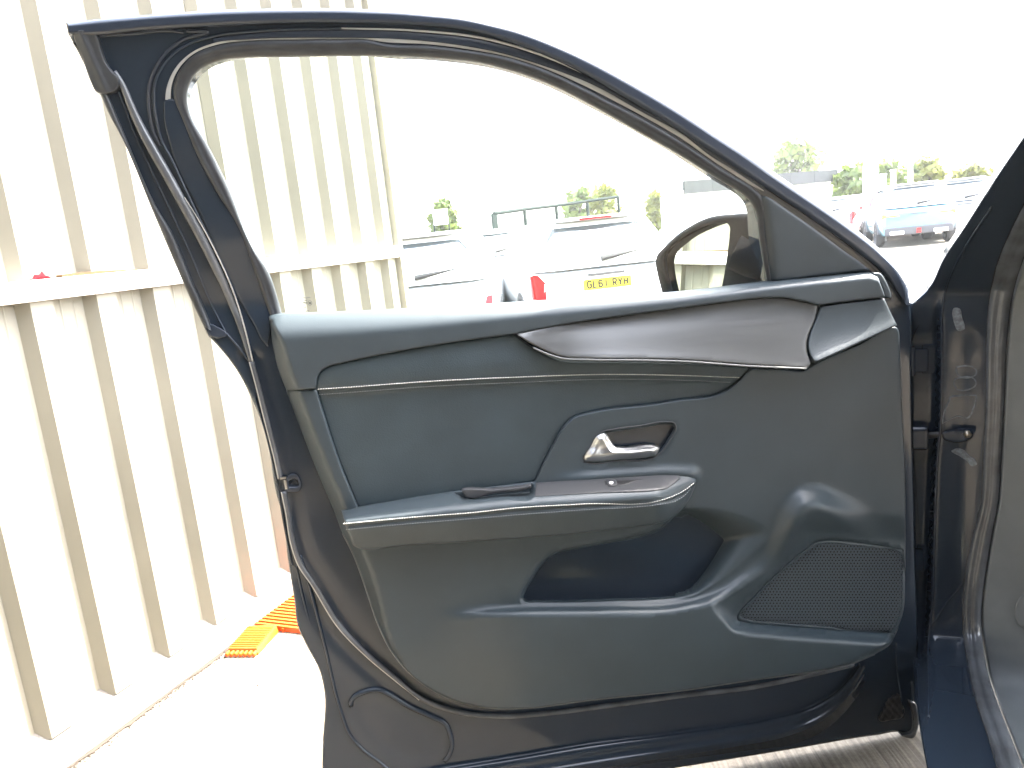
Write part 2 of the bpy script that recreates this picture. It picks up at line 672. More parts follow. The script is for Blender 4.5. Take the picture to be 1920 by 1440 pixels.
def build_wall():
    b = empty('clad_building', WALL.p0.tolist(), WALL.rot)
    tag(b, 'cream ribbed metal clad building with a white rail along it', 'building')

    def rib_pts(s0):
        r = RIB_D
        return [(s0, -r), (s0 + 0.018, 0.0), (s0 + 0.080, 0.0), (s0 + 0.098, -r),
                (s0 + 0.120, -r), (s0 + 0.124, -r + 0.0015), (s0 + 0.128, -r),
                (s0 + 0.158, -r), (s0 + 0.162, -r + 0.0015), (s0 + 0.166, -r)]
    z0, z1 = 0.10, WALL_TOP
    first = S0 - 26 * PERIOD
    s_end = first
    k = 0
    while s_end < WALL_END - 0.02:
        pts = []
        for j in range(5):
            s0 = first + (5 * k + j) * PERIOD
            if s0 > WALL_END - 0.03:
                break
            pts += rib_pts(s0)
        s_end = first + (5 * k + 5) * PERIOD
        pts.append((min(s_end, WALL_END), -RIB_D))
        pts = [(min(s, WALL_END), d) for s, d in pts]
        dz = 0.0015 * (k % 2)
        V, Fc = [], []
        for (s, d) in pts:
            V += [(s, -d + dz, z0), (s, -d + dz, z1)]
        for i in range(len(pts) - 1):
            Fc.append((2 * i, 2 * i + 2, 2 * i + 3, 2 * i + 1))
        n = len(V)
        # back of the sheet and its edges
        V += [(pts[0][0], 0.05 + dz, z0), (pts[0][0], 0.05 + dz, z1), (pts[-1][0], 0.05 + dz, z0), (pts[-1][0], 0.05 + dz, z1)]
        Fc.append((n, n + 1, n + 3, n + 2))
        mesh_obj('cladding_sheet', V, Fc, M_CLAD, b, False)
        k += 1
    # rail
    m = MB()
    m.box(((first + WALL_END) / 2, 0.006, 1.194), (WALL_END - first, 0.050, 0.052))
    o = m.build('rail', M_WHITE_STEEL, b)
    bev(o, 0.004)
    # base channel with sloping top
    prof = [(0.0, 0.0), (0.0, 0.088), (0.040, 0.128), (0.10, 0.128), (0.10, 0.0)]
    V, Fc = [], []
    for s in (first, WALL_END + 0.02):
        V += [(s, y, z) for y, z in prof]
    n = len(prof)
    for i in range(n):
        j = (i + 1) % n
        Fc.append((i, n + i, n + j, j))
    Fc += [tuple(range(n)), tuple(range(2 * n - 1, n - 1, -1))]
    o = mesh_obj('base_kerb', V, Fc, M_CONCRETE, b, False)
    bev(o, 0.006)
    # corner flashing, end wall, roof edge
    m = MB()
    m.box((WALL_END + 0.012, 0.012, 1.27), (0.030, 0.07, 2.30))
    m.build('corner_flashing', mat('stone_flashing', (0.40, 0.37, 0.29), 0.5, vary=(4, 0.9, 1.1)), b)
    m = MB()
    m.box((WALL_END + 0.0, 1.6, 1.21), (0.04, 3.08, 2.42))
    m.build('end_wall', M_CLAD, b)
    m = MB()
    m.box(((first + WALL_END) / 2, 1.52, 2.455), (WALL_END - first + 0.2, 3.2, 0.06))
    m.build('roof', M_GUTTER, b)
    m = MB()
    m.box(((first + WALL_END) / 2 + 0.05, -0.045, 2.42), (WALL_END - first + 0.16, 0.085, 0.075))
    m.build('gutter', M_GUTTER, b)
    m = MB()
    m.box((WALL_END - 0.12, -0.045, 2.385), (0.03, 0.10, 0.03))
    m.build('gutter_bracket', M_STEEL, b)
    m = MB()
    m.box((WALL_END + 0.09, 0.05, 2.02), (0.12, 0.10, 0.15))
    o = m.build('junction_box', mat('grey_box', (0.42, 0.43, 0.38), 0.55), b)
    bev(o, 0.006)
    # things lying on the rail
    c = empty('red_cloth', WALL.W(68, 520, 0.0).tolist(), WALL.rot)
    V, Fc = [], []
    nx, ny = 9, 5
    for j in range(ny):
        for i in range(nx):
            x = (i / (nx - 1) - 0.5) * 0.055
            y = (j / (ny - 1) - 0.5) * 0.03
            hgt = 0.010 * math.exp(-((i - 5) / 2.6)**2) * (1 + 0.5 * math.sin(i * 2.1 + j)) * math.cos((j - 2) / 2.0)
            V.append((x, y, max(0.0025, hgt * 1.7)))
    n = len(V)
    V += [(x, y, 0.0002) for x, y, z in V]
    for j in range(ny - 1):
        for i in range(nx - 1):
            a_ = j * nx + i
            Fc.append((a_, a_ + 1, a_ + nx + 1, a_ + nx))
            Fc.append((n + a_, n + a_ + nx, n + a_ + nx + 1, n + a_ + 1))
    for i in range(nx - 1):
        Fc.append((i, n + i, n + i + 1, i + 1))
        q = (ny - 1) * nx
        Fc.append((q + i, q + i + 1, n + q + i + 1, n + q + i))
    bpy.data.objects.remove(c)
    p = WALL.W(68, 520, -0.005)
    o = mesh_obj('red_cloth', V, Fc, mat('red_fabric', (0.17, 0.008, 0.012), 0.9, spec=0.1), None)
    o.location = (p[0], p[1], 1.2205)
    o.rotation_euler = (0, 0, WALL.rot)
    tag(o, 'crumpled red cloth lying on the white wall rail', 'cloth')
    pa, pb = WALL.W(116, 515, 0.0), WALL.W(326, 500, 0.0)
    V, Fc = [], []
    ns = 8
    for i in range(ns):
        t = i / (ns - 1)
        q = pa + (pb - pa) * t
        up = 0.002 * math.sin(t * 7) + 0.002
        for dy in (0.0, 0.022):
            for dz in (0.0, 0.0045):
                V.append((q[0] - WALL.n[0] * dy, q[1] - WALL.n[1] * dy, 1.2203 + dz * (1.0 + 0.9 * math.sin(t * 5.0 + 0.6))))
    for i in range(ns - 1):
        a_ = 4 * i
        for (k1, k2) in ((0, 1), (1, 3), (3, 2), (2, 0)):
            Fc.append((a_ + k1, a_ + 4 + k1, a_ + 4 + k2, a_ + k2))
    Fc += [(0, 1, 3, 2), (4 * ns - 4, 4 * ns - 2, 4 * ns - 1, 4 * ns - 3)]
    o = mesh_obj('cardboard_strip', V, Fc, mat('brown_card', (0.085, 0.052, 0.028), 0.9, spec=0.1), None, False)
    tag(o, 'thin brown strip of card lying along the white wall rail', 'strip')


def bev(o, w, seg=2):
    m = o.modifiers.new('bevel', 'BEVEL')
    m.width = w
    m.segments = seg
    m.limit_method = 'ANGLE'
    m.angle_limit = math.radians(35)


build_wall()


# ------------------------------------------------------------------ unseen open fronted bay added behind the viewer to darken the door
def build_shade_bay():
    c = WALL.p0 + WALL.u * -1.5
    t = empty('shade_bay', c.tolist(), WALL.rot)
    tag(t, 'unseen dark open fronted bay added behind the viewer to shade the door', 'building')
    md = mat('shade_bay_cladding', (0.10, 0.10, 0.105), 0.7, vary=(1.5, 0.8, 1.2))
    for nm, cc, ss in (('roof', (-3.2, -3.2, 3.25), (6.4, 9.0, 0.14)), ('shade_bay_back', (-6.3, -3.2, 1.6), (0.12, 9.0, 3.2)),
                       ('shade_bay_side', (-3.2, -7.6, 1.6), (6.4, 0.12, 3.2)), ('shade_bay_beam', (-0.05, -3.2, 3.0), (0.12, 8.9, 0.34)), ('post', (-0.1, -5.4, 1.45), (0.16, 0.16, 2.9))):
        m = MB()
        m.box(cc, ss)
        m.build(nm, md, t)


build_shade_bay()


# dirt along the foot of the wall; its ribbon also paints the gap shadow
def build_dirt_and_shade():
    V, Fc = [], []
    for k in range(900):
        s = rng.uniform(-0.9, 1.0)
        d = 0.002 + abs(rng.normal(0, 0.010))
        if k > 860:
            d = rng.uniform(0.05, 0.6)
        r = rng.uniform(0.0015, 0.005)
        p = WALL.p0 + WALL.u * s + WALL.n * d
        n = len(V)
        ph = rng.uniform(0, 6.28)
        for i in range(4):
            V.append((p[0] + r * math.cos(ph + i * 1.57) * rng.uniform(.7, 1.3), p[1] + r * math.sin(ph + i * 1.57) * rng.uniform(.7, 1.3), 0.0005))
        V.append((p[0], p[1], r * 0.8))
        Fc += [(n, n + 1, n + 4), (n + 1, n + 2, n + 4), (n + 2, n + 3, n + 4), (n + 3, n, n + 4)]
    ss = np.arange(-0.95, 0.75, 0.006)
    n = len(V)
    for s_ in ss:
        wd_ = 0.004 + 0.010 * abs(math.sin(s_ * 9.0) * math.sin(s_ * 23.0)) + rng.uniform(0, 0.006)
        for d in (-0.002, wd_):
            p = WALL.p0 + WALL.u * s_ + WALL.n * d
            V.append((p[0], p[1], 0.004))
    for i in range(len(ss) - 1):
        a_ = n + 2 * i
        Fc.append((a_, a_ + 1, a_ + 3, a_ + 2))
    o = mesh_obj('dirt_and_shade', V, Fc, mat('dirt_and_shade', (0.050, 0.038, 0.028), 0.9), None, False)
    o['kind'] = 'stuff'


build_dirt_and_shade()


# ------------------------------------------------------------------ orange plastic tiles by the wall
M_ORANGE = mat('orange_plastic', (0.62, 0.085, 0.008), 0.42, spec=0.4)


def build_tiles():
    # flat ramp edge with rounded teeth
    q = [ground_at(415, 1233, 0.0), ground_at(474, 1233, 0.0)]
    u = np.array([q[1][0] - q[0][0], q[1][1] - q[0][1], 0])
    L = np.linalg.norm(u)
    u /= L
    rz = math.atan2(u[1], u[0])
    t = empty('ramp_tile', (q[0][0] + 0.012, q[0][1], 0.0), rz)
    tag(t, 'flat orange plastic ramp tile with toothed edge beside the wall', 'floor tile')
    W, D = L * 1.0, 0.150
    m = MB()
    V = [(0.0, 0.012, 0.002), (W, 0.012, 0.002), (W, D, 0.002), (0.0, D, 0.002),
         (0.006, 0.018, 0.020), (W - 0.006, 0.018, 0.020), (W - 0.006, D, 0.026), (0.006, D, 0.026)]
    m.add(V, [(3, 2, 1, 0), (4, 5, 6, 7), (0, 1, 5, 4), (1, 2, 6, 5), (2, 3, 7, 6), (3, 0, 4, 7)])
    m.build('ramp', M_ORANGE, t)
    for k in range(7):
        m = MB()
        m.box((W * (k + 0.5) / 7, 0.006, 0.009), (W / 7 * 0.66, 0.022, 0.014))
        o = m.build('tooth', M_ORANGE, t)
        bev(o, 0.004)
    for k in range(12):
        m = MB()
        m.box((W * 0.47, 0.030 + k * 0.010, 0.0212 + k * 0.0004), (W * 0.86, 0.0035, 0.003))
        m.build('rib', M_ORANGE, t)
    # slatted drain tile further along
    c = ground_at(560, 1143, 0.0)
    t = empty('slatted_tile', (c[0], c[1], 0.0), WALL.rot)
    tag(t, 'orange slatted plastic floor tile behind the open car door', 'floor tile')
    for k in range(15):
        m = MB()
        m.box((-0.14 + k * 0.020, -0.02, 0.010), (0.010, 0.26, 0.018))
        o = m.build('slat', M_ORANGE, t)
    for y in (-0.14, -0.05, 0.04, 0.105):
        m = MB()
        m.box((0.0, y, 0.008), (0.30, 0.008, 0.013))
        m.build('cross_bar', M_ORANGE, t)


build_tiles()

# ------------------------------------------------------------------ parked cars
M_TYRE = mat('tyre_rubber', (0.025, 0.025, 0.027), 0.75)
M_ALLOY = mat('alloy_wheel', (0.45, 0.46, 0.48), 0.3, metal=0.9)
M_CARGLASS = mat('dark_car_glass', (0.03, 0.04, 0.045), 0.04, spec=0.8)
M_LAMP = mat('red_lamp', (0.55, 0.012, 0.014), 0.12, spec=0.6)
M_AMBER = mat('amber_lamp', (0.7, 0.22, 0.03), 0.15)
M_BUMP = mat('grey_bumper', (0.07, 0.07, 0.075), 0.55)
M_PLATE = mat('yellow_plate', (0.80, 0.62, 0.02), 0.45)
M_BLACK = mat('plate_black', (0.01, 0.01, 0.01), 0.6)


GLYPH = {'G': [[(.95, .82), (.75, 1), (.25, 1), (.05, .8), (.05, .2), (.25, 0), (.75, 0), (.95, .18), (.95, .48), (.55, .48)]],
         'L': [[(.08, 1), (.08, 0), (.92, 0)]], '6': [[(.85, .85), (.7, 1), (.3, 1), (.07, .78), (.07, .2), (.28, 0), (.72, 0), (.93, .2), (.93, .4), (.72, .58), (.1, .55)]],
         '1': [[(.5, 0), (.5, 1)]], 'R': [[(.08, 0), (.08, 1), (.68, 1), (.92, .85), (.92, .62), (.68, .47), (.1, .47)], [(.5, .47), (.95, 0)]],
         'Y': [[(.05, 1), (.5, .45), (.95, 1)], [(.5, .45), (.5, 0)]], 'H': [[(.08, 0), (.08, 1)], [(.92, 0), (.92, 1)], [(.08, .5), (.92, .5)]]}


def letter_mesh(ch, x, y, z, w, h, parent, st=0.0165):
    m = MB()
    for pl_ in GLYPH[ch]:
        q = np.array([(x + (p[0] - 0.5) * w, z + (p[1] - 0.5) * h) for p in pl_])
        L, Rr = [], []
        for i in range(len(q)):
            d1 = q[i] - q[i - 1] if i > 0 else q[i + 1] - q[i]
            d2 = q[i + 1] - q[i] if i < len(q) - 1 else d1
            d1, d2 = d1 / np.linalg.norm(d1), d2 / np.linalg.norm(d2)
            t = d1 + d2
            t /= np.linalg.norm(t)
            nn = np.array([-t[1], t[0]])
            k = st / 2 / max(0.5, float(nn @ np.array([-d1[1], d1[0]])))
            L.append(q[i] + nn * k)
            Rr.append(q[i] - nn * k)
        n = len(q)
        V = [(p[0], y, p[1]) for p in L] + [(p[0], y, p[1]) for p in Rr] + [(p[0], y + 0.003, p[1]) for p in L] + [(p[0], y + 0.003, p[1]) for p in Rr]
        Fc = []
        for i in range(n - 1):
            Fc += [(n + i, n + i + 1, i + 1, i), (i, i + 1, 2 * n + i + 1, 2 * n + i), (3 * n + i, 3 * n + i + 1, n + i + 1, n + i)]
        Fc += [(0, 2 * n, 3 * n, n), (n - 1, 2 * n - 1, 4 * n - 1, 3 * n - 1)]
        m.add(V, Fc)
    return m.build('letter', M_BLACK, parent)


def loft_body(sections, name, mt, parent, bevw=0.04, close=True):
    """sections: lists of (x, y, z) of equal length (half ring, +x side), mirrored"""
    V, Fc = [], []
    n = len(sections[0])
    for sc in sections:
        V += [(x, y, z) for x, y, z in sc] + [(-x, y, z) for x, y, z in sc[::-1]]
    m = 2 * n
    for i in range(len(sections) - 1):
        for k in range(m):
            j = (k + 1) % m
            Fc.append((i * m + k, i * m + j, (i + 1) * m + j, (i + 1) * m + k))
    Fc.append(tuple(range(m - 1, -1, -1)))
    Fc.append(tuple((len(sections) - 1) * m + k for k in range(m)))
    o = mesh_obj(name, V, Fc, mt, parent, True)
    if bevw:
        mo = o.modifiers.new('bevel', 'BEVEL')
        mo.width = bevw
        mo.segments = 3
        mo.limit_method = 'ANGLE'
        mo.angle_limit = math.radians(25)
    return o


def quad_panel(name, q, mt, parent, th=0.012, off=0.004, bevw=0.0):
    """a thin panel standing proud of a surface; q: corners counter-clockwise seen from outside"""
    P = [Vector(p) for p in q]
    nrm = Vector((0, 0, 0))
    for i in range(len(P)):
        nrm += (P[i] - P[0]).cross(P[(i + 1) % len(P)] - P[0])
    nrm.normalize()
    n = len(P)
    V = [p + nrm * off for p in P] + [p - nrm * th for p in P]
    Fc = [tuple(range(n)), tuple(range(2 * n - 1, n - 1, -1))]
    for i in range(n):
        j = (i + 1) % n
        Fc.append((i, n + i, n + j, j))
    return mesh_obj(name, V, Fc, mt, parent, False)


def wheel_at(parent, x, y, r, w, side):
    m = MB()
    prof = [(r * 0.62, -w / 2), (r * 0.9, -w / 2), (r * 0.985, -w * 0.36), (r, -w * 0.2), (r, w * 0.2), (r * 0.985, w * 0.36), (r * 0.9, w / 2), (r * 0.62, w / 2)]
    n = 28
    V, Fc = [], []
    for k in range(n):
        a_ = 2 * math.pi * k / n
        for rr, xx in prof:
            V.append((x + xx, y + rr * math.cos(a_), r + rr * math.sin(a_)))
    q = len(prof)
    for k in range(n):
        for i in range(q):
            Fc.append((k * q + i, ((k + 1) % n) * q + i, ((k + 1) % n) * q + (i + 1) % q, k * q + (i + 1) % q))
    wh = mesh_obj('wheel', V, Fc, M_TYRE, parent, True)
    m = MB()
    m.box((x, y, r), (w * 0.5, 0.10, 0.10))
    for k in range(5):
        a_ = 2 * math.pi * k / 5 + 0.3
        M = Matrix.Rotation(a_, 3, 'X')
        m.box((x + side * w * 0.22, y - math.sin(a_) * r * 0.32 * 0 + math.cos(a_) * r * 0.34, r + math.sin(a_) * r * 0.34), (0.03, r * 0.62, 0.055), M)
    V, Fc = [], []
    for k in range(n):
        a_ = 2 * math.pi * k / n
        for rr, xx in ((r * 0.64, w * 0.30), (r * 0.57, w * 0.30), (r * 0.57, -w * 0.2), (r * 0.64, -w * 0.2)):
            V.append((x + side * xx, y + rr * math.cos(a_), r + rr * math.sin(a_)))
    for k in range(n):
        for i in range(4):
            Fc.append((k * 4 + i, ((k + 1) % n) * 4 + i, ((k + 1) % n) * 4 + (i + 1) % 4, k * 4 + (i + 1) % 4))
    m.add(V, Fc)
    m.build('rim', M_ALLOY, wh)


def make_car(name, label, group, loc, heading, paint, kind='hatch', plate=None, scale=1.0, lamps='upright', two_tone=None, lampdz=0.0, platez=None):
    """a complete small car; y = 0 at the rear bumper, +y forward"""
    t = empty(name, loc, -math.radians(heading))
    t.scale = (scale,) * 3
    tag(t, label, 'car', group)
    suv = kind == 'suv'
    W = 0.92 if suv else 0.85
    L = 4.4 if suv else 3.95
    zb = 0.30 if suv else 0.22
    belt = 1.02 if suv else 0.93
    roof = 1.60 if suv else 1.45
    # lower body (rear to front)
    ys = [0.0, 0.06, 0.30, 0.75, 1.5, 2.6, 3.1, L - 0.35, L]
    wf = [0.84, 0.93, 0.98, 1.0, 1.0, 1.0, 0.99, 0.92, 0.80]
    zt = [belt - 0.16, belt - 0.06, belt, belt, belt - 0.01, belt - 0.03, belt - 0.05, belt - 0.22, belt - 0.34]
    secs = []
    for y, f_, z in zip(ys, wf, zt):
        w = W * f_
        secs.append([(w * 0.90, y, zb), (w * 0.985, y, zb + 0.18), (w, y, zb + 0.36), (w * 0.985, y, z - 0.12), (w * 0.93, y, z)])
    loft_body(secs, 'body', paint, t, 0.035)
    # cabin
    g = two_tone or paint
    zs = [belt - 0.02, (belt + roof) / 2, roof - 0.06, roof]
    yr = [0.06, 0.22, 0.40, 0.60]
    yf = [3.05, 2.62, 2.28, 2.00]
    hw = [W * 0.93, W * 0.85, W * 0.745, W * 0.62]
    V, Fc = [], []
    for z, a_, b_, w in zip(zs, yr, yf, hw):
        V += [(-w, a_ + 0.10, z), (-w * 0.72, a_, z), (w * 0.72, a_, z), (w, a_ + 0.10, z),
              (w, b_ - 0.18, z), (w * 0.72, b_, z), (-w * 0.72, b_, z), (-w, b_ - 0.18, z)]
    for r in range(3):
        for k in range(8):
            j = (k + 1) % 8
            Fc.append((r * 8 + k, r * 8 + j, (r + 1) * 8 + j, (r + 1) * 8 + k))
    Fc.append(tuple(24 + k for k in range(8)))
    o = mesh_obj('cabin', V, Fc, g, t, True)
    mo = o.modifiers.new('bevel', 'BEVEL')
    mo.width = 0.03
    mo.segments = 3
    mo.limit_method = 'ANGLE'
    mo.angle_limit = math.radians(20)

    def rearpt(x, z):
        return (x, float(np.interp(z, zs, yr)) + max(0, abs(x) - W * 0.6) * 0.4 - 0.004, z)
    z0, z1 = belt + 0.04, roof - 0.10
    quad_panel('rear_window', [rearpt(-W * 0.70, z0), rearpt(W * 0.70, z0), rearpt(W * 0.66, (z0 + z1) / 2 + 0.08), rearpt(W * 0.56, z1), rearpt(-W * 0.56, z1), rearpt(-W * 0.66, (z0 + z1) / 2 + 0.08)],
               M_CARGLASS, t)
    m = MB()
    p0 = Vector(rearpt(-0.02, z0 + 0.02)) + Vector((0, -0.03, 0))
    p1 = Vector(rearpt(0.42, z0 + 0.07)) + Vector((0, -0.03, 0))
    m.tube([p0, (p0 + p1) / 2, p1], [0.034, 0.022, 0.008], 6)
    m.build('wiper', M_TYRE, t)
    for s in (-1, 1):
        def sp(y, z):
            w = float(np.interp(z, zs, hw)) + 0.003
            return (s * w, y, z)
        qs = [[(0.55, z0), (1.30, z0), (1.30, roof - 0.10), (0.75, roof - 0.12)],
              [(1.36, z0), (2.30, z0), (2.16, roof - 0.11), (1.36, roof - 0.10)]]
        for q in qs:
            pp = [sp(y, z) for y, z in q]
            quad_panel('side_window', pp[::-1] if s < 0 else pp, M_CARGLASS, t)
        # mirrors, lamps, wheels
        m = MB()
        m.box((s * (W + 0.07), 2.45, belt + 0.07), (0.16, 0.09, 0.12))
        o = m.build('mirror', g, t)
        bev(o, 0.025, 3)
        if lamps == 'upright':
            q = [(s * W * 0.91, -0.004, belt - 0.46), (s * W * 0.80, -0.004, belt - 0.44), (s * W * 0.775, 0.03, belt - 0.14), (s * W * 0.86, 0.05, belt - 0.05), (s * W * 0.93, 0.06, belt - 0.04)]
            q2 = [(s * W * 0.945, 0.02, belt - 0.30), (s * W * 0.985, 0.17, belt - 0.16), (s * W * 0.97, 0.20, belt - 0.08), (s * W * 0.945, 0.06, belt - 0.05)]
            quad_panel('tail_light', q if s < 0 else q[::-1], M_LAMP, t, 0.05, 0.022)
            quad_panel('side_lamp', q2[::-1] if s < 0 else q2, M_LAMP, t, 0.03, 0.014)
        else:
            q = [(s * W * 0.92, 0.0, belt - 0.30 + lampdz), (s * W * 0.47, -0.006, belt - 0.29 + lampdz), (s * W * 0.55, 0.03, belt - 0.20 + lampdz), (s * W * 0.93, 0.05, belt - 0.14 + lampdz)]
            if suv:
                q = [(x_, y_, belt - 0.19 + (z_ - belt + 0.19) * 0.45) for x_, y_, z_ in q]
            quad_panel('tail_light', q if s < 0 else q[::-1], M_AMBER if suv else M_LAMP, t, 0.05, 0.02)
            q = [(s * W * 0.80, -0.004, zb + 0.16), (s * W * 0.56, -0.004, zb + 0.16), (s * W * 0.58, -0.004, zb + 0.20), (s * W * 0.80, -0.004, zb + 0.20)]
            quad_panel('reflector', q if s < 0 else q[::-1], M_LAMP, t, 0.03, 0.02)
        for y in (0.78, L - 0.85):
            r = 0.345 if suv else 0.305
            V, Fc = [], []
            n = 24
            for k in range(n + 1):
                a_ = math.pi * k / n
                V += [(s * (W + 0.004), y + (r + 0.07) * math.cos(a_), r + (r + 0.07) * math.sin(a_)),
                      (s * (W + 0.004), y + r * 0.3 * math.cos(a_), r + r * 0.3 * math.sin(a_)),
                      (s * (W - 0.06), y + (r + 0.07) * math.cos(a_), r + (r + 0.07) * math.sin(a_))]
            for k in range(n):
                Fc += [(3 * k, 3 * k + 3, 3 * k + 4, 3 * k + 1), (3 * k, 3 * k + 2, 3 * k + 5, 3 * k + 3)]
            mesh_obj('wheel_arch', V, Fc, M_BUMP, t, False)
            wheel_at(t, s * (W - 0.085), y, r, 0.215, s)
    # bumper, plate, high brake lamp, handle
    m = MB()
    m.box((0, 0.0, zb + 0.10), (W * 1.72, 0.10, 0.20))
    o = m.build('bumper', M_BUMP if suv else paint, t)
    bev(o, 0.03, 3)
    if suv:
        for s in (-1, 1):
            m = MB()
            m.box((s * W * 0.55, -0.05, zb + 0.06), (0.34, 0.06, 0.10))
            o = m.build('bumper_insert', mat('silver_trim', (0.6, 0.6, 0.6), 0.3, metal=0.5), t)
            bev(o, 0.02)
        m = MB()
        m.box((0, -0.05, zb + 0.09), (0.10, 0.04, 0.12))
        m.build('fog_lamp', M_LAMP, t)
    m = MB()
    m.box((0, 0.42, roof - 0.02), (W * 1.05, 0.26, 0.035))
    o = m.build('spoiler', g, t)
    bev(o, 0.015)
    if plate:
        m = MB()
        m.box((0, 0.285, roof - 0.025), (0.36, 0.02, 0.022))
        m.build('brake_light', M_LAMP, t)
    zp = belt - 0.20 if not suv else zb + 0.42
    if platez is not None:
        zp = platez
    if plate:
        m = MB()
        m.box((0, -0.022, zp), (0.52, 0.016, 0.112))
        pl_ = m.build('number_plate', M_PLATE, t)
    if plate:
        adv = [0.033 if ch == ' ' else 0.061 for ch in plate]
        x = -sum(adv) / 2
        for ch, a_ in zip(plate, adv):
            if ch != ' ':
                letter_mesh(ch, x + a_ / 2, -0.0335, zp, 0.042, 0.070, pl_)
            x += a_
    m = MB()
    m.box((0, 0.0, zp + 0.10), (0.40, 0.03, 0.03))
    m.build('tailgate_handle', M_BUMP, t)
    return t


P_WHITE = mat('white_car_paint', (0.78, 0.79, 0.80), 0.18, coat=0.6)
P_BLUE = mat('blue_car_paint', (0.15, 0.34, 0.42), 0.2, metal=0.25, coat=0.6)
P_SILVER = mat('silver_car_paint', (0.62, 0.64, 0.66), 0.25, metal=0.4, coat=0.6)
P_RED = mat('red_car_paint', (0.42, 0.03, 0.03), 0.22, coat=0.6)


def park(px, dist, dx=0.0):
    x, y = spot(px, dist)
    return (x, y, float(gz(np.array(x), np.array(y))))


GC = 'cars parked on the lot beyond the door'
make_car('parked_car', 'white hatchback with yellow plate reading GL61 RYH', GC, park(1130, 8.3), -6, P_WHITE, 'hatch', 'GL61 RYH')
make_car('parked_car', 'white hatchback nearest the end of the ribbed wall', GC, park(772, 8.2), 2, P_WHITE, 'hatch', None, 1.0, 'slim', None, -0.06, 0.44)
make_car('parked_car', 'white hatchback seen between the two nearer white hatchbacks', GC, park(930, 16.0), -18, P_WHITE, 'hatch', None, 1.0, 'slim')
make_car('parked_car', 'blue crossover with pale roof near the tree row', GC, park(1722, 21.5), 20, P_BLUE, 'suv', None, 0.95, 'slim', P_SILVER)
make_car('parked_car', 'pale blue hatchback right of the blue crossover', GC, park(1812, 23.5), 22, P_SILVER, 'hatch', None, 1.05, 'slim')
make_car('parked_car', 'small red hatchback left of the blue crossover', GC, park(1683, 26.0), 24, P_RED, 'hatch')
make_car('parked_car', 'white hatchback in front of the flat roofed showroom', GC, park(1560, 30.0), 60, P_WHITE, 'hatch')


# ------------------------------------------------------------------ trees
def leaf_mat(name, col):
    m, nt, b = new_mat(name)
    tc = nt.nodes.new('ShaderNodeTexCoord')
    nz = nt.nodes.new('ShaderNodeTexNoise')
    nz.inputs['Scale'].default_value = 1.7
    nt.links.new(tc.outputs['Object'], nz.inputs['Vector'])
    rp = nt.nodes.new('ShaderNodeValToRGB')
    rp.color_ramp.elements[0].position = 0.35
    rp.color_ramp.elements[0].color = (col[0] * 0.6, col[1] * 0.65, col[2] * 0.6, 1)
    rp.color_ramp.elements[1].position = 0.65
    rp.color_ramp.elements[1].color = (col[0] * 1.3, col[1] * 1.2, col[2], 1)
    nt.links.new(nz.outputs[0], rp.inputs[0])
    nt.links.new(rp.outputs[0], b.inputs['Base Color'])
    b.inputs['Roughness'].default_value = 0.55
    tr = nt.nodes.new('ShaderNodeBsdfTranslucent')
    nt.links.new(rp.outputs[0], tr.inputs[0])
    mx = nt.nodes.new('ShaderNodeMixShader')
    mx.inputs[0].default_value = 0.35
    out = nt.nodes['Material Output']
    nt.links.new(b.outputs[0], mx.inputs[1])
    nt.links.new(tr.outputs[0], mx.inputs[2])
    nt.links.new(mx.outputs[0], out.inputs[0])
    return m


M_LEAF = leaf_mat('green_leaves', (0.105, 0.155, 0.030))
M_LEAF2 = leaf_mat('yellow_green_leaves', (0.15, 0.17, 0.028))
M_BARK = mat('bark', (0.11, 0.085, 0.06), 0.9)


def make_tree(label, loc, h, wdt, leaf, nl=2600, low=0.25, lsize=0.16):
    t = empty('broadleaf_tree', loc, rng.uniform(0, 6))
    tag(t, label, 'tree', 'trees beyond the parked cars')
    m = MB()
    m.tube([(0, 0, -0.1), (0.04, 0.02, h * 0.3), (-0.03, 0.05, h * 0.6), (0, 0, h * 0.85)], [h * 0.035, h * 0.028, h * 0.018, h * 0.006], 7)
    blobs = []
    nb = 13
    for k in range(nb):
        z = h * (low + (0.92 - low) * (k + 0.5) / nb)
        prof = math.sin(math.pi * min(1, max(0.08, (z / h - low) / (1.02 - low)))**0.8)
        a_ = k * 2.4 + rng.uniform(-.4, .4)
        rr = wdt * 0.32 * prof * rng.uniform(0.5, 1.15)
        c = np.array([rr * math.cos(a_), rr * math.sin(a_), z])
        blobs.append((c, wdt * rng.uniform(0.13, 0.25)))
        m.tube([(0, 0, max(h * 0.18, z - h * 0.18)), tuple(c * 0.55 + np.array([0, 0, (z - h * 0.06) * 0.45])), tuple(c)], [h * 0.012, h * 0.008, h * 0.003], 5)
    m.build('trunk', M_BARK, t, True)
    V, Fc = [], []
    for k in range(nl):
        c, r = blobs[rng.integers(len(blobs))]
        d = rng.normal(size=3)
        d /= np.linalg.norm(d)
        p = c + d * r * (0.35 + 0.75 * rng.random()**0.5) * np.array([1.05, 1.05, 0.8])
        s = lsize * rng.uniform(0.6, 1.4)
        u_ = rng.normal(size=3)
        u_ /= np.linalg.norm(u_)
        v_ = np.cross(u_, d)
        v_ /= np.linalg.norm(v_) + 1e-9
        n = len(V)
        V += [p - u_ * s, p + v_ * s * 0.55, p + u_ * s, p - v_ * s * 0.55]
        Fc.append((n, n + 1, n + 2, n + 3))
    mesh_obj('crown', V, Fc, leaf, t, False)
    return t


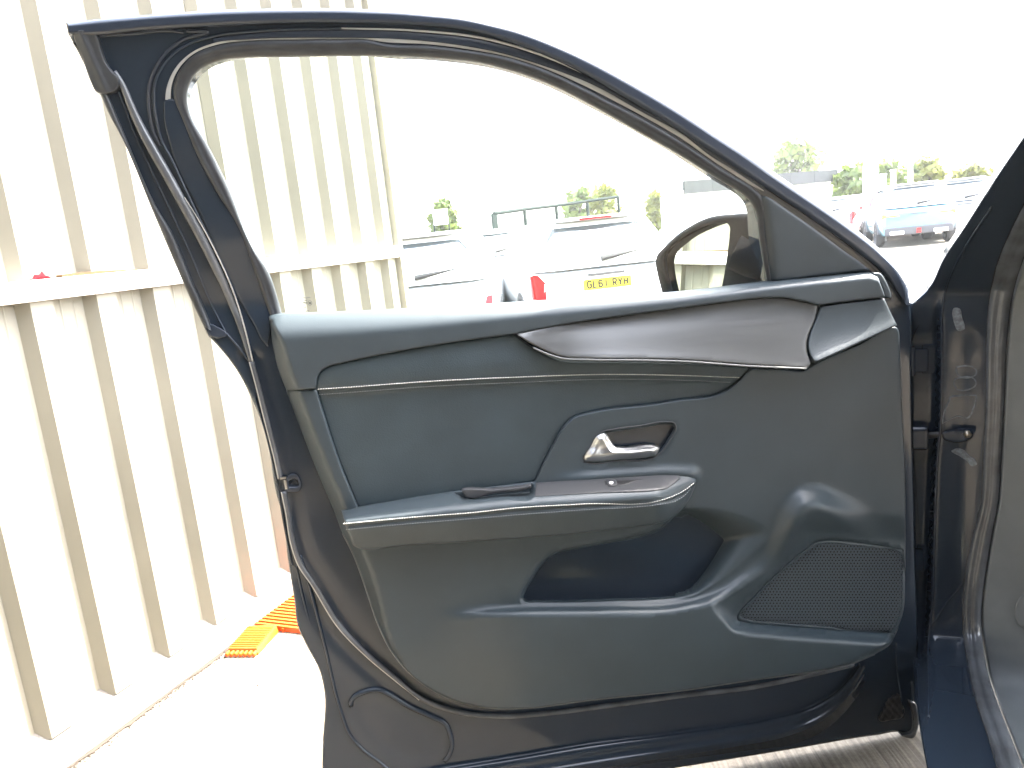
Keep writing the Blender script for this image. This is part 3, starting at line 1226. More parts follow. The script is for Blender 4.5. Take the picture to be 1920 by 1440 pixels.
def tree_at(px, dist, top_y, wpx, label, leaf, nl=2200, low=0.2):
    x, y = spot(px, dist)
    hy = 446 - 0.106 * (px - 960)
    h = EYE[2] + (hy - top_y - 4) * dist / F
    make_tree(label, (x, y, 0), h, 0.86 * wpx * dist / F, leaf, int(nl * 0.75), low, 0.0052 * dist)


tree_at(838, 34, 368, 72, 'lone round green tree left of the metal frame', M_LEAF, 1500, 0.35)
tree_at(1092, 46, 348, 80, 'pale green tree behind the middle of the metal frame', M_LEAF, 1000, 0.3)
tree_at(1140, 40, 345, 80, 'broad green tree behind the right end of the metal frame', M_LEAF2, 1200, 0.3)
tree_at(1232, 44, 356, 60, 'thin yellow green tree just left of the showroom', M_LEAF2, 600, 0.3)
tree_at(1500, 60, 268, 110, 'green treetop rising above the showroom fascia', M_LEAF, 900, 0.45)
tree_at(1598, 36, 310, 95, 'dense green tree left of the white pylon', M_LEAF, 2200, 0.1)
tree_at(1668, 38, 306, 80, 'tall green tree between the white pylon and lamp posts', M_LEAF, 1700, 0.1)
tree_at(1712, 42, 308, 85, 'leafy green tree behind the pale roofed crossover', M_LEAF, 1700, 0.1)
tree_at(1745, 38, 300, 60, 'narrow green tree right above the blue crossover', M_LEAF2, 1000, 0.3)
tree_at(1818, 40, 314, 80, 'yellow green tree above the pale blue hatchback', M_LEAF2, 1500, 0.1)

# ------------------------------------------------------------------ lot furniture
M_DGREEN = mat('dark_green_steel', (0.018, 0.026, 0.025), 0.9, spec=0.1)
M_WHITEP = mat('white_panel', (0.75, 0.75, 0.74), 0.5)


def post_z(px, y, dist):
    hy = 446 - 0.106 * (px - 960)
    return EYE[2] + (hy - y) * dist / F


def build_frame():
    D0, D1 = 19.0, 24.0
    xs = [(931, 402), (988, 394), (1047, 387), (1105, 379), (1163, 371)]
    t = None
    pts = []
    for k, (px, y) in enumerate(xs):
        d = D0 + (D1 - D0) * k / 4
        x, yy = spot(px, d)
        pts.append((x, yy, post_z(px, y, d)))
    t = empty('metal_frame', (pts[0][0], pts[0][1], 0))
    tag(t, 'long dark metal frame on posts behind the white hatchbacks', 'frame')
    o0 = Vector((pts[0][0], pts[0][1], 0))
    dirv = Vector(pts[-1]) - Vector(pts[0])
    ang = math.atan2(dirv.y, dirv.x)
    Mr = Matrix.Rotation(ang, 3, 'Z')
    for k, p in enumerate(pts):
        m = MB()
        w = 0.17 if k == 0 else 0.075
        z = p[2]
        m.box(Vector((p[0], p[1], z / 2)) - o0, (w, 0.06, z), Mr)
        m.build('post', M_DGREEN, t)
    m = MB()
    m.tube([Vector(p) - o0 for p in pts], 0.05, 6)
    m.build('top_rail', M_DGREEN, t)


build_frame()


def box_thing(name, parts, loc, rz, label, cat, group=None):
    t = empty(name, loc, rz)
    tag(t, label, cat, group)
    for nm, c, s, mt in parts:
        m = MB()
        m.box(c, s)
        o = m.build(nm, mt, t)
        bev(o, min(s) * 0.12)
    return t


x, y = spot(832, 22)
zt = post_z(832, 398, 22)
zb_ = post_z(832, 432, 22)
box_thing('notice_board', [('board', (0, 0, (zt + zb_) / 2 + 0.1), (0.42, 0.03, zt - zb_ - 0.1), M_WHITEP), ('post', (-0.21, 0.03, zt / 2 - 0.1), (0.04, 0.04, zt - 0.2), M_DGREEN), ('post', (0.21, 0.03, zt / 2 - 0.1), (0.04, 0.04, zt - 0.2), M_DGREEN)],
          (x, y, 0), -0.1, 'white notice board on two dark posts below the lone tree', 'sign')

# showroom with flat fascia
xa, ya = spot(1287, 30.0)
xb, yb = spot(1572, 36.0)
sL = math.hypot(xb - xa, yb - ya)
sr = math.atan2(yb - ya, xb - xa)
t = empty('showroom', (xa, ya, 0), sr)
tag(t, 'low white showroom with a grey fascia band under its flat roof', 'building')
ft, fb = post_z(1300, 342, 30.0), post_z(1300, 365, 30.0)
m = MB()
m.box((sL / 2, 1.0, fb / 2), (sL - 0.4, 1.4, fb))
m.build('wall', M_WHITEP, t)
M_FASCIA = mat('grey_fascia', (0.045, 0.05, 0.052), 0.8, spec=0.2, vary=(2, 0.9, 1.1))
nf = 6
for k in range(nf):
    m = MB()
    m.box((sL * (k + 0.5) / nf, 0.05, (ft + fb) / 2), (sL / nf - 0.012, 0.10, ft - fb))
    m.build('fascia_panel', M_FASCIA, t)
m = MB()
m.box((sL / 2, 0.95, ft - 0.15), (sL - 0.3, 1.6, 0.2))
m.build('roof', M_WHITEP, t)
x, y = spot(1633, 27)
zt = post_z(1633, 318, 27)
box_thing('pylon_sign', [('panel', (0, 0, zt / 2 + 0.1), (0.44, 0.12, zt - 0.2), M_WHITEP), ('foot', (0, 0, 0.05), (0.55, 0.25, 0.1), M_CONCRETE)], (x, y, 0), -0.2,
          'wide plain white pylon standing between two green trees', 'pylon')
for px, d, ty, lab in ((1656, 25, 334, 'short white post right of the wide white pylon'), (1675, 29, 327, 'white post with dark edge left of the blue crossover'), (1707, 31, 318, 'thin white post rising behind the blue crossover roof')):
    x, y = spot(px, d)
    zt = post_z(px, ty, d)
    box_thing('white_post', [('shaft', (0, 0, zt / 2), (0.14, 0.14, zt), M_WHITEP), ('cap', (0, 0, zt + 0.02), (0.17, 0.17, 0.04), M_WHITEP)], (x, y, 0), -0.2, lab, 'post', 'white posts by the tree row')

# ================================================================== the black car and its open door
HP = EYE + rays(1700, 800) * (1.45 / rays(1700, 800)[1])
DOOR = Plane(83.5, HP)
car = empty('black_car', (HP[0] + 0.05, HP[1] + 0.1, 0.0), 0.0)
tag(car, 'glossy black car in the foreground with its front passenger door wide open', 'car')
car_loc = np.array(car.location)


def attach(o, pl):
    """put an object whose mesh is in a plane's own axes under the car"""
    o.parent = car
    o.location = (pl.p0 - car_loc).tolist()
    o.rotation_euler = (0, 0, pl.rot)
    return o


def lean(x, y):
    return 0.19 / 1000 * np.clip(575 - np.asarray(y, float), 0, None)


def L_(w):
    return lambda x, y: lean(x, y) + w


T0 = [(123, 42, 1), (180, 36), (250, 30), (330, 24), (420, 19), (560, 16), (640, 16), (700, 18), (753, 20), (800, 24), (873, 32), (920, 42), (973, 55), (1040, 80), (1107, 110), (1173, 145), (1280, 208), (1347, 252), (1413, 295), (1447, 320), (1513, 365), (1580, 412), (1650, 468), (1687, 508), (1700, 536), (1706, 572)]
LEFT_LO = [(604, 1440), (605, 1393), (608, 1297), (600, 1260), (573, 1207), (558, 1173), (552, 1127), (540, 1050), (528, 960), (520, 933), (497, 813), (473, 750), (443, 693), (403, 643), (390, 629), (382, 613)]
LEFT_UP = [(375, 598), (350, 545), (322, 480), (288, 400), (230, 262), (200, 205), (187, 175), (170, 145), (142, 90), (128, 62)]
OUT = curve(T0 + [(1710, 700), (1716, 1000), (1722, 1300), (1722, 1362), (1712, 1383, 1), (1695, 1374), (1640, 1379), (1500, 1402), (1280, 1438), (1000, 1484), (760, 1522), (660, 1535), (620, 1520), (606, 1480)] + LEFT_LO + LEFT_UP, 6, True)
R_IN = [(530, 590), (497, 497), (480, 473), (427, 347), (387, 267), (360, 220), (352, 190), (352, 172), (357, 155), (368, 138), (387, 124), (417, 113), (450, 109), (540, 107), (640, 105), (767, 107), (830, 111), (890, 117), (957, 133), (1040, 163), (1107, 197), (1187, 242), (1280, 295), (1347, 337), (1390, 363), (1408, 380), (1416, 398), (1421, 433), (1428, 480), (1438, 530)]
R_OUT = [(505, 590), (474, 500), (450, 433), (400, 350), (367, 287), (337, 213), (327, 188), (325, 168), (330, 145), (343, 123), (367, 101), (410, 85), (467, 77), (560, 75), (640, 74), (690, 74), (716, 81), (807, 86), (873, 94), (957, 109), (1023, 131), (1073, 154), (1140, 188), (1207, 222), (1280, 266), (1363, 322), (1413, 353), (1424, 362), (1430, 372), (1434, 430), (1440, 480), (1447, 530)]
T3 = [(310, 187), (311, 172), (317, 150), (333, 122), (360, 98), (400, 81), (467, 74), (560, 71), (640, 71), (740, 73), (840, 82), (940, 100), (1023, 125), (1107, 157), (1207, 212), (1280, 252), (1330, 291), (1380, 322), (1432, 357)]
T4 = [(326, 187), (326, 168), (331, 145), (344, 123), (368, 101), (411, 85.5), (467, 78), (560, 75.5), (640, 74.5), (690, 75), (716, 81.5), (807, 86.5), (873, 94.5), (957, 109.5), (1023, 131.5), (1073, 154.5), (1140, 188.5), (1207, 222.5), (1280, 266.5), (1363, 322.5), (1413, 353.5), (1432, 360)]
cin, cout = resample(curve(R_IN), 200), resample(curve(R_OUT), 200)
mid = 0.5 * (cin + cout)
hole = np.concatenate([mid, [[1445, 560], [1300, 572], [1000, 590], [700, 605], [515, 615]]])


SEALC = curve([(473, 687), (500, 787), (526, 897), (532, 921), (550, 1020), (563, 1057), (587, 1093), (640, 1177), (690, 1228), (740, 1270), (790, 1310), (840, 1330), (890, 1340), (1007, 1339), (1140, 1323), (1280, 1304), (1413, 1288), (1527, 1264), (1600, 1246)], 12)
BEADC = curve([(655, 1330), (657, 1317), (664, 1307), (681, 1298), (714, 1294), (768, 1325), (810, 1344), (835, 1357), (845, 1380), (845, 1405), (833, 1427), (760, 1440), (700, 1405), (668, 1370)], 8, True)


def shell_h(x, y):
    h = lean(x, y)
    # pressings round the seal and inside the raised bead
    d, s_ = dist_line(x, y, SEALC)
    f_ = 1 - sstep(780, 920, x)
    h = h - f_ * (0.005 * np.exp(-((d - 16) / 12.0)**2) * (s_ < 0) + 0.003 * np.exp(-((d - 22) / 14.0)**2) * (s_ > 0))
    h = h - 0.003 * sstep(4, 24, -sdist(x, y, BEADC))
    return h


M_BLK = M_FRAME
door = sheet('door', OUT, shell_h, M_PAINT, car, DOOR, 8, 5, 0.006, 0.055, holes=[hole])
attach(door, DOOR)
D = door
# outer skin of the door
sheet('outer_skin', OUT, lambda x, y: lean(x, y) - 0.060 - 0.035 * sstep(560, 900, y) * sstep(480, 700, x), M_PAINT, D, DOOR, 22, 8, 0.0, 0.0, holes=[np.concatenate([1.35 * cout - 0.35 * cin, [[1460, 560], [1300, 572], [1000, 590], [700, 605], [490, 615]]])], flip=True)

TRIM_L = [(503, 592), (504, 600), (507, 613), (510, 640), (515, 667), (525, 702), (537, 732)]
TRIM_L2 = [(537, 732), (567, 813), (600, 897), (627, 960), (642, 1000), (660, 1035), (690, 1117), (707, 1167), (733, 1220), (773, 1267), (827, 1303), (887, 1323), (940, 1329), (987, 1328), (1107, 1313), (1280, 1295), (1413, 1275), (1530, 1259), (1597, 1245), (1640, 1227), (1670, 1207), (1679, 1190)]
# ---- frame bands along the roof line
c0 = curve(T0)
T1 = [(128, 60), (143, 62), (267, 53), (433, 43), (640, 38.5), (773, 42), (873, 52), (973, 80), (1073, 123), (1173, 180), (1257, 217 + 13), (1347, 290), (1440, 352), (1530, 412), (1610, 470), (1660, 512), (1690, 555)]
T2 = [(400, 68), (500, 57), (640, 53), (773, 57), (907, 72), (1007, 100), (1107, 143), (1207, 197), (1280, 238), (1307, 254), (1380, 298), (1447, 347), (1513, 393), (1580, 443), (1625, 478), (1668, 514), (1698, 555)]
t0i = [(128, 46), (180, 39.5), (250, 33.5), (330, 27.5), (420, 22.5), (560, 19.5), (640, 19.5), (700, 21.5), (753, 24), (800, 28), (873, 36), (920, 46), (973, 59.5), (1040, 84.5), (1107, 115), (1173, 150), (1280, 213), (1347, 257), (1413, 300), (1447, 325), (1513, 370), (1580, 417), (1650, 474), (1683, 512), (1696, 540), (1700, 572)]
c1 = curve(T1)
loft('roof_edge_band', [(c0, L_(-0.02)), (c0, L_(-0.001)), (curve(t0i), L_(0.008)), (0.7 * resample(curve(t0i), 300) + 0.3 * resample(c1, 300), L_(0.012)),
                        (0.25 * resample(curve(t0i), 300) + 0.75 * resample(c1, 300), L_(0.011)), (c1, L_(0.0125)), (c1 + [0, 4.5], L_(0.006)), (c1 + [0, 7], L_(0.001))], M_FRAME, D, DOOR, 300)
ptube('roof_seal', [(474, 676), (457, 613), (441, 557), (407, 476), (367, 397), (338, 335), (322, 300), (305, 269), (295, 233), (289, 190), (291, 154), (303, 128), (326, 100), (360, 80)] + T2[:3], 0.0026, L_(0.0022), M_PAINT, D, DOOR)
ptube('roof_seal', T2[2:], np.concatenate([np.linspace(0.0011, 0.0019, 60), np.full(600, 0.0019)])[:len(curve(T2[2:]))], L_(0.0034), M_GLINT, D, DOOR)  # pale colour paints the sky glint on this length of seal
ptube('corner_bead', [(301, 273), (290, 254), (281, 215), (279, 173), (288, 138), (311, 100), (340, 76), (390, 60), (350, 58)], 0.0030, L_(0.0005), M_FRAME, D, DOOR)
ptube('corner_bead', [(176, 68), (240, 64), (330, 59), (345, 62)], 0.0022, L_(0.0005), M_FRAME, D, DOOR)
# lower frame return between seal line and run channel
cT2b = curve(T2)
cT3 = curve(T3)
loft('inner_return', [(curve([(p[0], p[1] + 3) for p in T2]), L_(0.001)), (curve([(p[0], p[1] + 5) for p in T2]), L_(0.004)), (curve([(400, 79), (467, 72.5), (560, 69.5), (640, 69.5), (740, 71.5), (840, 80.5), (940, 98), (1023, 123), (1107, 155), (1207, 210), (1280, 250), (1330, 288), (1432, 355), (1520, 415), (1600, 470), (1650, 515), (1688, 560)]), L_(0.0035))], M_FRAME, D, DOOR, 260)
# pale strip with the channel's bright light painted into its colour
loft('channel_glint', [(cT3, L_(0.001)), (cT3, L_(0.0042)), (curve(T4), L_(-0.0025))], M_GLINT, D, DOOR, 300)
# window run rubber
k6 = [(cout, L_(-0.010)), (cout, L_(0.002)), (0.92 * cout + 0.08 * cin, L_(0.0055)), (0.62 * cout + 0.38 * cin, L_(0.0065)), (0.55 * cout + 0.45 * cin, L_(0.0045)), (0.45 * cout + 0.55 * cin, L_(0.006)), (0.12 * cout + 0.88 * cin, L_(0.0015)), (cin, L_(-0.004)), (cin, L_(-0.064))]
loft('window_run', k6, M_RUBBER, D, DOOR, 200)
# gloss cover on the rear upright
GL = [(310, 187), (307, 217), (317, 267), (333, 317), (367, 383), (399, 455), (424, 522), (452, 570), (478, 612), (492, 640)]
GR = [(505, 640), (508, 600), (476, 502), (452, 433), (402, 350), (369, 287), (340, 215), (327, 187)]
sheet('pillar_cover', curve(GL + [(503, 650)] + GR, 6, True), lambda x, y: lean(x, y) + 0.0035 + 0.0012 * np.sin(y / 31.0), M_PAINT, D, DOOR, 9, 4, 0.002, 0.004)
# rubber along the rear upright
La = curve([(135, 80)] + LEFT_UP[::-1][1:] + [(383, 613)])
Lb = curve([(175, 110), (201, 171), (232, 246), (301, 400), (320, 430), (360, 525), (393, 601), (400, 622)])
Lc = curve([(200, 120), (222, 171), (236, 204), (253, 250), (288, 329), (322, 400), (362, 488), (389, 555), (410, 599), (424, 628)])
qa, qb = resample(La, 160), resample(Lb, 160)
loft('edge_rubber', [(qa, L_(-0.02)), (qa, L_(0.002)), (0.85 * qa + 0.15 * qb, L_(0.009)), (0.4 * qa + 0.6 * qb, L_(0.009)), (0.1 * qa + 0.9 * qb, L_(0.005)), (qb, L_(-0.001))], M_RUBBER, D, DOOR, 160)
ptube('flange_bead', [(222, 171), (236, 204), (253, 250), (288, 329), (322, 400), (362, 488), (389, 555), (410, 599), (424, 624), (445, 648), (468, 678)], 0.0022, L_(0.001), M_PAINT, D, DOOR)
# upper part of the door seal, a wide soft tube
SEAL_UP = [(214, 134), (222, 146), (232, 165), (242, 190), (262, 235), (285, 278), (312, 325), (345, 385), (388, 466), (430, 556), (455, 622), (472, 678)]
ptube('door_seal', SEAL_UP, np.interp(np.linspace(0, 1, len(curve(SEAL_UP))), [0, 0.25, 0.7, 1.0], [0.004, 0.0085, 0.008, 0.0049]), L_(0.0015), M_RUBBER2, D, DOOR, n=10)
# long seal down the latch edge, under the trim and up to the hinge side
SEAL_A = [(472, 678), (480, 707), (500, 787), (520, 867), (526, 897)]
SEAL_B = [(532, 921), (540, 960), (550, 1020), (563, 1057), (587, 1093), (640, 1177), (690, 1228), (740, 1270), (790, 1310), (840, 1330), (890, 1340), (940, 1343), (1007, 1339), (1140, 1323), (1280, 1304), (1413, 1288), (1527, 1264), (1600, 1246)]
ptube('door_seal', SEAL_A, 0.0048, 0.003, M_RUBBER2, D, DOOR, n=10)
ptube('door_seal', SEAL_B, 0.0052, 0.004, M_RUBBER2, D, DOOR, n=10)
M_SEAL_GLINT = mat('painted_seal_glint', (0.34, 0.33, 0.30), 0.35)  # pale tubes painting the bright highlight lines beside the seals
ptube('seal_glint', [(x_ - 4, y_ + 1) for x_, y_ in SEAL_A], 0.0014, 0.0062, M_SEAL_GLINT, D, DOOR, 5, 6)
ptube('seal_glint', [(x_ - 4, y_ + 2) for x_, y_ in SEAL_B[:9]], 0.0014, 0.0075, M_SEAL_GLINT, D, DOOR, 5, 6)
ptube('seal_glint', [(346, 370), (360, 392), (407, 478), (441, 557), (458, 613), (474, 678)], np.interp(np.linspace(0, 1, len(curve([(346, 370), (360, 392), (407, 478), (441, 557), (458, 613), (474, 678)]))), [0, 0.4, 1], [0.0006, 0.0012, 0.0014]), L_(0.0075), M_SEAL_GLINT, D, DOOR, 5, 6)
ptube('edge_bead', [(563, 1040), (573, 1073), (593, 1147), (613, 1227), (633, 1313), (642, 1342), (652, 1370), (667, 1392), (717, 1433), (760, 1470)], 0.0034, 0.0005, M_PAINT, D, DOOR)
ptube('edge_bead', [(556, 1060), (566, 1110), (585, 1180), (600, 1228), (613, 1262), (618, 1320), (615, 1440)], 0.003, -0.003, M_PAINT, D, DOOR)
ptube('edge_bead', [(478, 742), (500, 815), (520, 905), (533, 980), (548, 1060)], 0.0026, -0.002, M_PAINT, D, DOOR)
ptube('pressed_bead', [(658, 1324), (658, 1317), (664, 1307), (681, 1298), (714, 1294), (727, 1300), (768, 1325), (810, 1344), (835, 1357), (843, 1373), (846, 1405), (839, 1421), (833, 1427)], 0.0050, lambda x, y: shell_h(x, y) + 0.002, M_PAINT, D, DOOR)
# pressed steps under the trim
ST1 = curve([(700, 1462), (847, 1440), (973, 1420), (1107, 1397), (1280, 1375), (1447, 1348), (1513, 1330), (1563, 1302), (1597, 1268), (1612, 1248)])
ST2 = curve([(760, 1490), (880, 1466), (1040, 1441), (1160, 1422), (1280, 1403), (1380, 1387), (1480, 1368), (1535, 1346), (1577, 1313), (1612, 1268), (1622, 1250)])
loft('lower_pressing', [(ST1 - [0, 6], 0.0005), (ST1 - [0, 2], 0.002), (ST1, 0.005), (ST1 + [0, 3], 0.011), (0.5 * resample(ST1, 150) + 0.5 * resample(ST2, 150), 0.012), (resample(ST2, 150) - [0, 3], 0.011), (ST2, 0.016), (ST2 + [0, 4], 0.0165), (ST2 + [0, 14], 0.008), (ST2 + [0, 30], 0.0005)], M_PAINT, D, DOOR, 150)

ptube('panel_edge_glint', TRIM_L2[4:-2], 0.0011, lambda x, y: 0.034 - 0.012 * sstep(1200, 1330, y) + 0.010 * sstep(1080, 1285, y), M_EDGE_GLINT, D, DOOR, 5, 6)  # pale bead painting the bright line on the lower trim edge
# rubber corner at the top of the rear upright
sheet('corner_rubber', curve([(140, 60), (178, 60), (182, 67), (190, 95), (201, 121), (210, 133), (222, 146), (221, 167), (180, 172), (170, 153), (155, 110)], 4, True),
      lambda x, y: lean(x, y) + 0.010 + 0.003 * np.exp(-((x - np.interp(y, [60, 170], [150, 198])) / 7.0)**2), M_RUBBER, D, DOOR, 4, 3, 0.004, 0.012)
sheet('corner_cap', curve([(380, 606, 1), (400, 608, 1), (424, 622, 1), (425, 631, 1), (409, 635, 1), (391, 629, 1), (384, 616, 1)], 4, True), lambda x, y: 0.005 + 0.004 * sstep(382, 420, x), M_FRAME, D, DOOR, 4, 2, 0.002, 0.02)
# latch
LAT = curve([(527, 897, 1), (537, 894), (545, 888), (556, 889), (562, 898), (565, 915), (560, 922), (545, 924), (533, 921), (531, 908)], 3, True)
sheet('latch', LAT, lambda x, y: 0.006 - 0.010 * sstep(0, 5, -sdist(x, y, LAT * [0.62, 0.5] + LAT.mean(0) * [0.38, 0.5] + [3, -1])), M_FRAME, D, DOOR, 2.5, 2.5, 0.003, 0.012)
m = MB()
p = DOOR.P(np.array([536.0]), np.array([908.0]), 0.008)[0]
m.box(p, (0.004, 0.006, 0.017))
p = DOOR.P(np.array([531.0]), np.array([896.0]), 0.008)[0]
m.box(p, (0.010, 0.006, 0.003))
m.build('latch_plate', M_STEEL, D)

# ---- glass
gl = sheet('window_glass', np.concatenate([mid, [[1446, 556], [1200, 568], [900, 585], [600, 604], [520, 606]]]), lambda x, y: lean(x, y) - 0.012, M_GLASS, D, DOOR, 60, 2, 0.0, 0.004)
m = MB()


def tick(x0, y0, x1, y1, r=0.0008):
    p = DOOR.P(np.array([x0, x1], float), np.array([y0, y1], float), lean(np.array([x0, x1]), np.array([y0, y1])) - 0.0115)
    m.tube(p, r, 4)


for k in range(7):
    tick(566 + k * 2.4, 558.6 - k * 0.1, 567.6 + k * 2.4, 558.5 - k * 0.1)
for k in range(3):
    tick(569.5 + k * 2.4, 563.2, 571 + k * 2.4, 563.1)
for k in range(3):
    tick(568.5 + k * 2.8, 566.0, 568.8 + k * 2.8, 569.0)
aa = np.linspace(0, 2 * math.pi, 15)
for k in range(14):
    tick(581 + 4 * math.cos(aa[k]), 568 + 4.4 * math.sin(aa[k]), 581 + 4 * math.cos(aa[k + 1]), 568 + 4.4 * math.sin(aa[k + 1]), 0.0004)
tick(580, 566, 580.3, 570)
tick(582.2, 566, 582.4, 570)
tick(571.5, 575, 572, 578)
tick(571.5, 583.5, 580, 582.5, 0.0006)
m.build('glass_marking', M_PRINT, D)

# ---- trim
TRIM_R = [(1690, 1160), (1697, 1093), (1698, 1027), (1698, 960), (1697, 880), (1691, 747), (1687, 660), (1683, 616)]
INS_L = [(672, 952, 1), (640, 875), (610, 787), (597, 743), (593, 725), (595, 708), (602, 696), (617, 687), (640, 681)]
INS_T = [(723, 663), (840, 643), (960, 626, 1)]
DEC_B = [(967, 627, 1), (988, 644), (1017, 662), (1050, 675), (1107, 678), (1207, 679), (1280, 681), (1407, 688, 1)]
INS_R = [(1397, 700), (1387, 711), (1363, 732), (1337, 742), (1280, 749), (1207, 760), (1133, 768), (1100, 775), (1077, 782), (1060, 797), (1040, 830), (1017, 873), (1003, 903, 1)]
SILL = [(503, 592, 1), (525, 588.5), (580, 587), (640, 585), (807, 577), (973, 567), (1140, 557), (1280, 547), (1440, 528), (1540, 518), (1613, 511), (1633, 510), (1642, 515)]
DEC_T = [(967, 626, 1), (1040, 611), (1140, 596), (1280, 577), (1363, 566), (1447, 558), (1467, 558), (1493, 562), (1527, 570), (1536, 573, 1)]

sill_x = np.array([p[0] for p in SILL], float)
sill_y = np.array([p[1] for p in SILL], float)
trimL = curve(TRIM_L + TRIM_L2[1:])


def bevel_left(x, y, depth=0.032):
    d, _ = dist_line(x, y, trimL)
    wd = 21 * (1 - sstep(1080, 1285, y)) * sstep(585, 660, y) + 0.5
    return -depth * np.clip(1 - d / wd, 0, 1)


def cap_h(x, y):
    d = y - np.interp(x, sill_x, sill_y)
    wd = np.interp(x, [500, 700, 950, 1280, 1640], [56, 48, 34, 18, 11])
    t = np.clip(1 - d / wd, 0, 1)
    return 0.052 - 0.032 * t**2 + bevel_left(x, y)


CAP = curve(SILL + [(1652, 535), (1660, 557, 1), (1600, 564), (1537, 572.5, 1)] + DEC_T[::-1][1:] + INS_T[::-1][1:] + [(640, 681), (617, 687), (602, 696), (595, 708), (593, 729, 1), (560, 731), (537, 732, 1)] + TRIM_L[::-1][1:-1], 5, True)
sheet('door_cap', CAP, cap_h, M_CAP, D, DOOR, 6, 2.6, 0.004, 0.02)

pocket = curve([(977, 1122), (981, 1108), (993, 1087), (1017, 1053), (1040, 1036), (1073, 1027), (1140, 1014), (1207, 1001), (1240, 988), (1277, 955), (1314, 951), (1380, 960), (1423, 977), (1440, 989), (1444, 1000), (1440, 1012), (1423, 1029), (1380, 1067), (1330, 1103), (1300, 1117), (1280, 1120), (1140, 1127), (1007, 1129), (985, 1128)], 5, True)
speaker = curve([(1382, 1157), (1388, 1146), (1410, 1122), (1513, 1028), (1527, 1018), (1542, 1014), (1580, 1015), (1640, 1022), (1692, 1031, 1), (1697, 1093), (1690, 1160), (1677, 1188, 1), (1547, 1180), (1447, 1172), (1395, 1166), (1383, 1162)], 5, True)
hcup = curve([(1093, 861), (1106, 839), (1120, 817), (1131, 809), (1148, 805), (1200, 798), (1252, 791), (1264, 793), (1268, 801), (1260, 819), (1237, 850), (1225, 858), (1160, 863), (1102, 867), (1094, 865)], 3, True)
RIDGE = curve([(560, 1165), (700, 1152), (800, 1145), (980, 1135), (1140, 1133), (1280, 1126), (1333, 1110), (1385, 1073), (1429, 1030), (1446, 990), (1462, 945), (1490, 912), (1535, 905), (1590, 925), (1660, 965), (1720, 990)], 6)


def main_h(x, y):
    h = np.full(len(x), 0.047) + bevel_left(x, y)
    d, s = dist_line(x, y, RIDGE)
    sd = d * s
    amp = 0.030 * sstep(800, 1000, x) * (1 - 0.85 * sstep(1530, 1690, x) * (1 - sstep(960, 1130, y)))
    wd = np.interp(x, [980, 1280, 1380, 1480, 1600], [16, 17, 24, 44, 55])
    h = h + amp * sstep(0, 1, np.clip(sd / wd, 0, 1))
    ds = sdist(x, y, speaker)
    below = sstep(1120, 1168, y) * sstep(-40, 40, y - np.interp(x, [1382, 1677], [1160, 1186]) + 20)
    wsp = 62 * (1 - below) + 24 * below
    h = h - 0.030 * (1 - sstep(0, 1, np.clip(ds / wsp, 0, 1)))
    h = h - 0.016 * (ds < 0.5)
    dp = -sdist(x, y, pocket)
    wp_ = 4 + 100 * sstep(1250, 1430, x)
    h = h - 0.052 * sstep(0, 1, np.clip(dp / wp_, 0, 1))
    dh = -sdist(x, y, hcup)
    h = h - 0.022 * sstep(0, 1, np.clip(dh / 9.0, 0, 1)) * (dh > 0)
    # crease over the switch panel
    yc = np.interp(x, [1005, 1133, 1248, 1302], [901, 889, 882, 884])
    h = h + 0.010 * np.exp(-((y - yc - 6) / 13.0)**2) * sstep(1000, 1120, x) * (1 - sstep(1296, 1318, x))
    # bottom tucks under
    h = h - 0.012 * sstep(1200, 1330, y)
    return h


MAIN = curve([(537, 733, 1)] + TRIM_L2[1:] + TRIM_R + [(1605, 648), (1527, 683), (1513, 692), (1460, 692), (1411, 690, 1)] + INS_R + [(930, 912), (847, 922), (773, 933)] + INS_L[:-5] + [(593.5, 730, 1)], 5, True)
sheet('door_panel', MAIN, main_h, M_PANEL, D, DOOR, 6, 3.2, 0.004, 0.02,
      creases=[(pocket, (-1.0, 1.5, 5.0), True), (hcup, (-1.0, 1.5, 5, 9), True), (speaker, (-0.6, 1.6, 4.0), True), (RIDGE, (0.0, 8, 16), False)])


def ins_h(x, y):
    sx = np.array([593, 640, 807, 973, 1140, 1280, 1390], float)
    sy = np.array([734, 732, 720, 712, 706.5, 708.5, 713], float)
    yc = np.interp(x, sx, sy)
    h = 0.036 + 0.007 * (1 - sstep(0, 8, y - yc)) + 0.004 * np.exp(-((y - yc + 30) / 30.0)**2)
    h = h - 0.004 * np.exp(-((y - yc) / 3.0)**2)
    h = h + 0.006 * sstep(20, 260, y - yc)
    return h


INS = curve(INS_L + INS_T[:-1] + [(960, 626.5, 1)] + DEC_B + INS_R + [(930, 914), (847, 925), (773, 936)], 5, True)
SX = curve([(593, 734), (640, 732), (807, 720), (973, 712), (1140, 706.5), (1280, 708.5), (1390, 713)], 5)
sheet('leather_insert', INS, ins_h, M_LEATHER, D, DOOR, 6, 4, 0.005, 0.02, creases=[(SX, (-6, -3, -1, 1, 3, 6), False)])


def decor_h(x, y):
    yt = np.interp(x, [p[0] for p in DEC_T], [p[1] for p in DEC_T])
    yb = np.interp(x, [967, 988, 1017, 1050, 1107, 1207, 1280, 1407, 1513, 1536], [627, 644, 662, 676, 680, 681, 683, 688, 692, 690])
    t = np.clip((y - yt) / np.maximum(yb - yt, 6), 0, 1)
    fade = sstep(967, 1150, x)
    prof = -0.010 * np.exp(-(t / 0.35)**2) + 0.026 * t**1.9
    return 0.052 + fade * prof + (1 - fade) * 0.008 * t


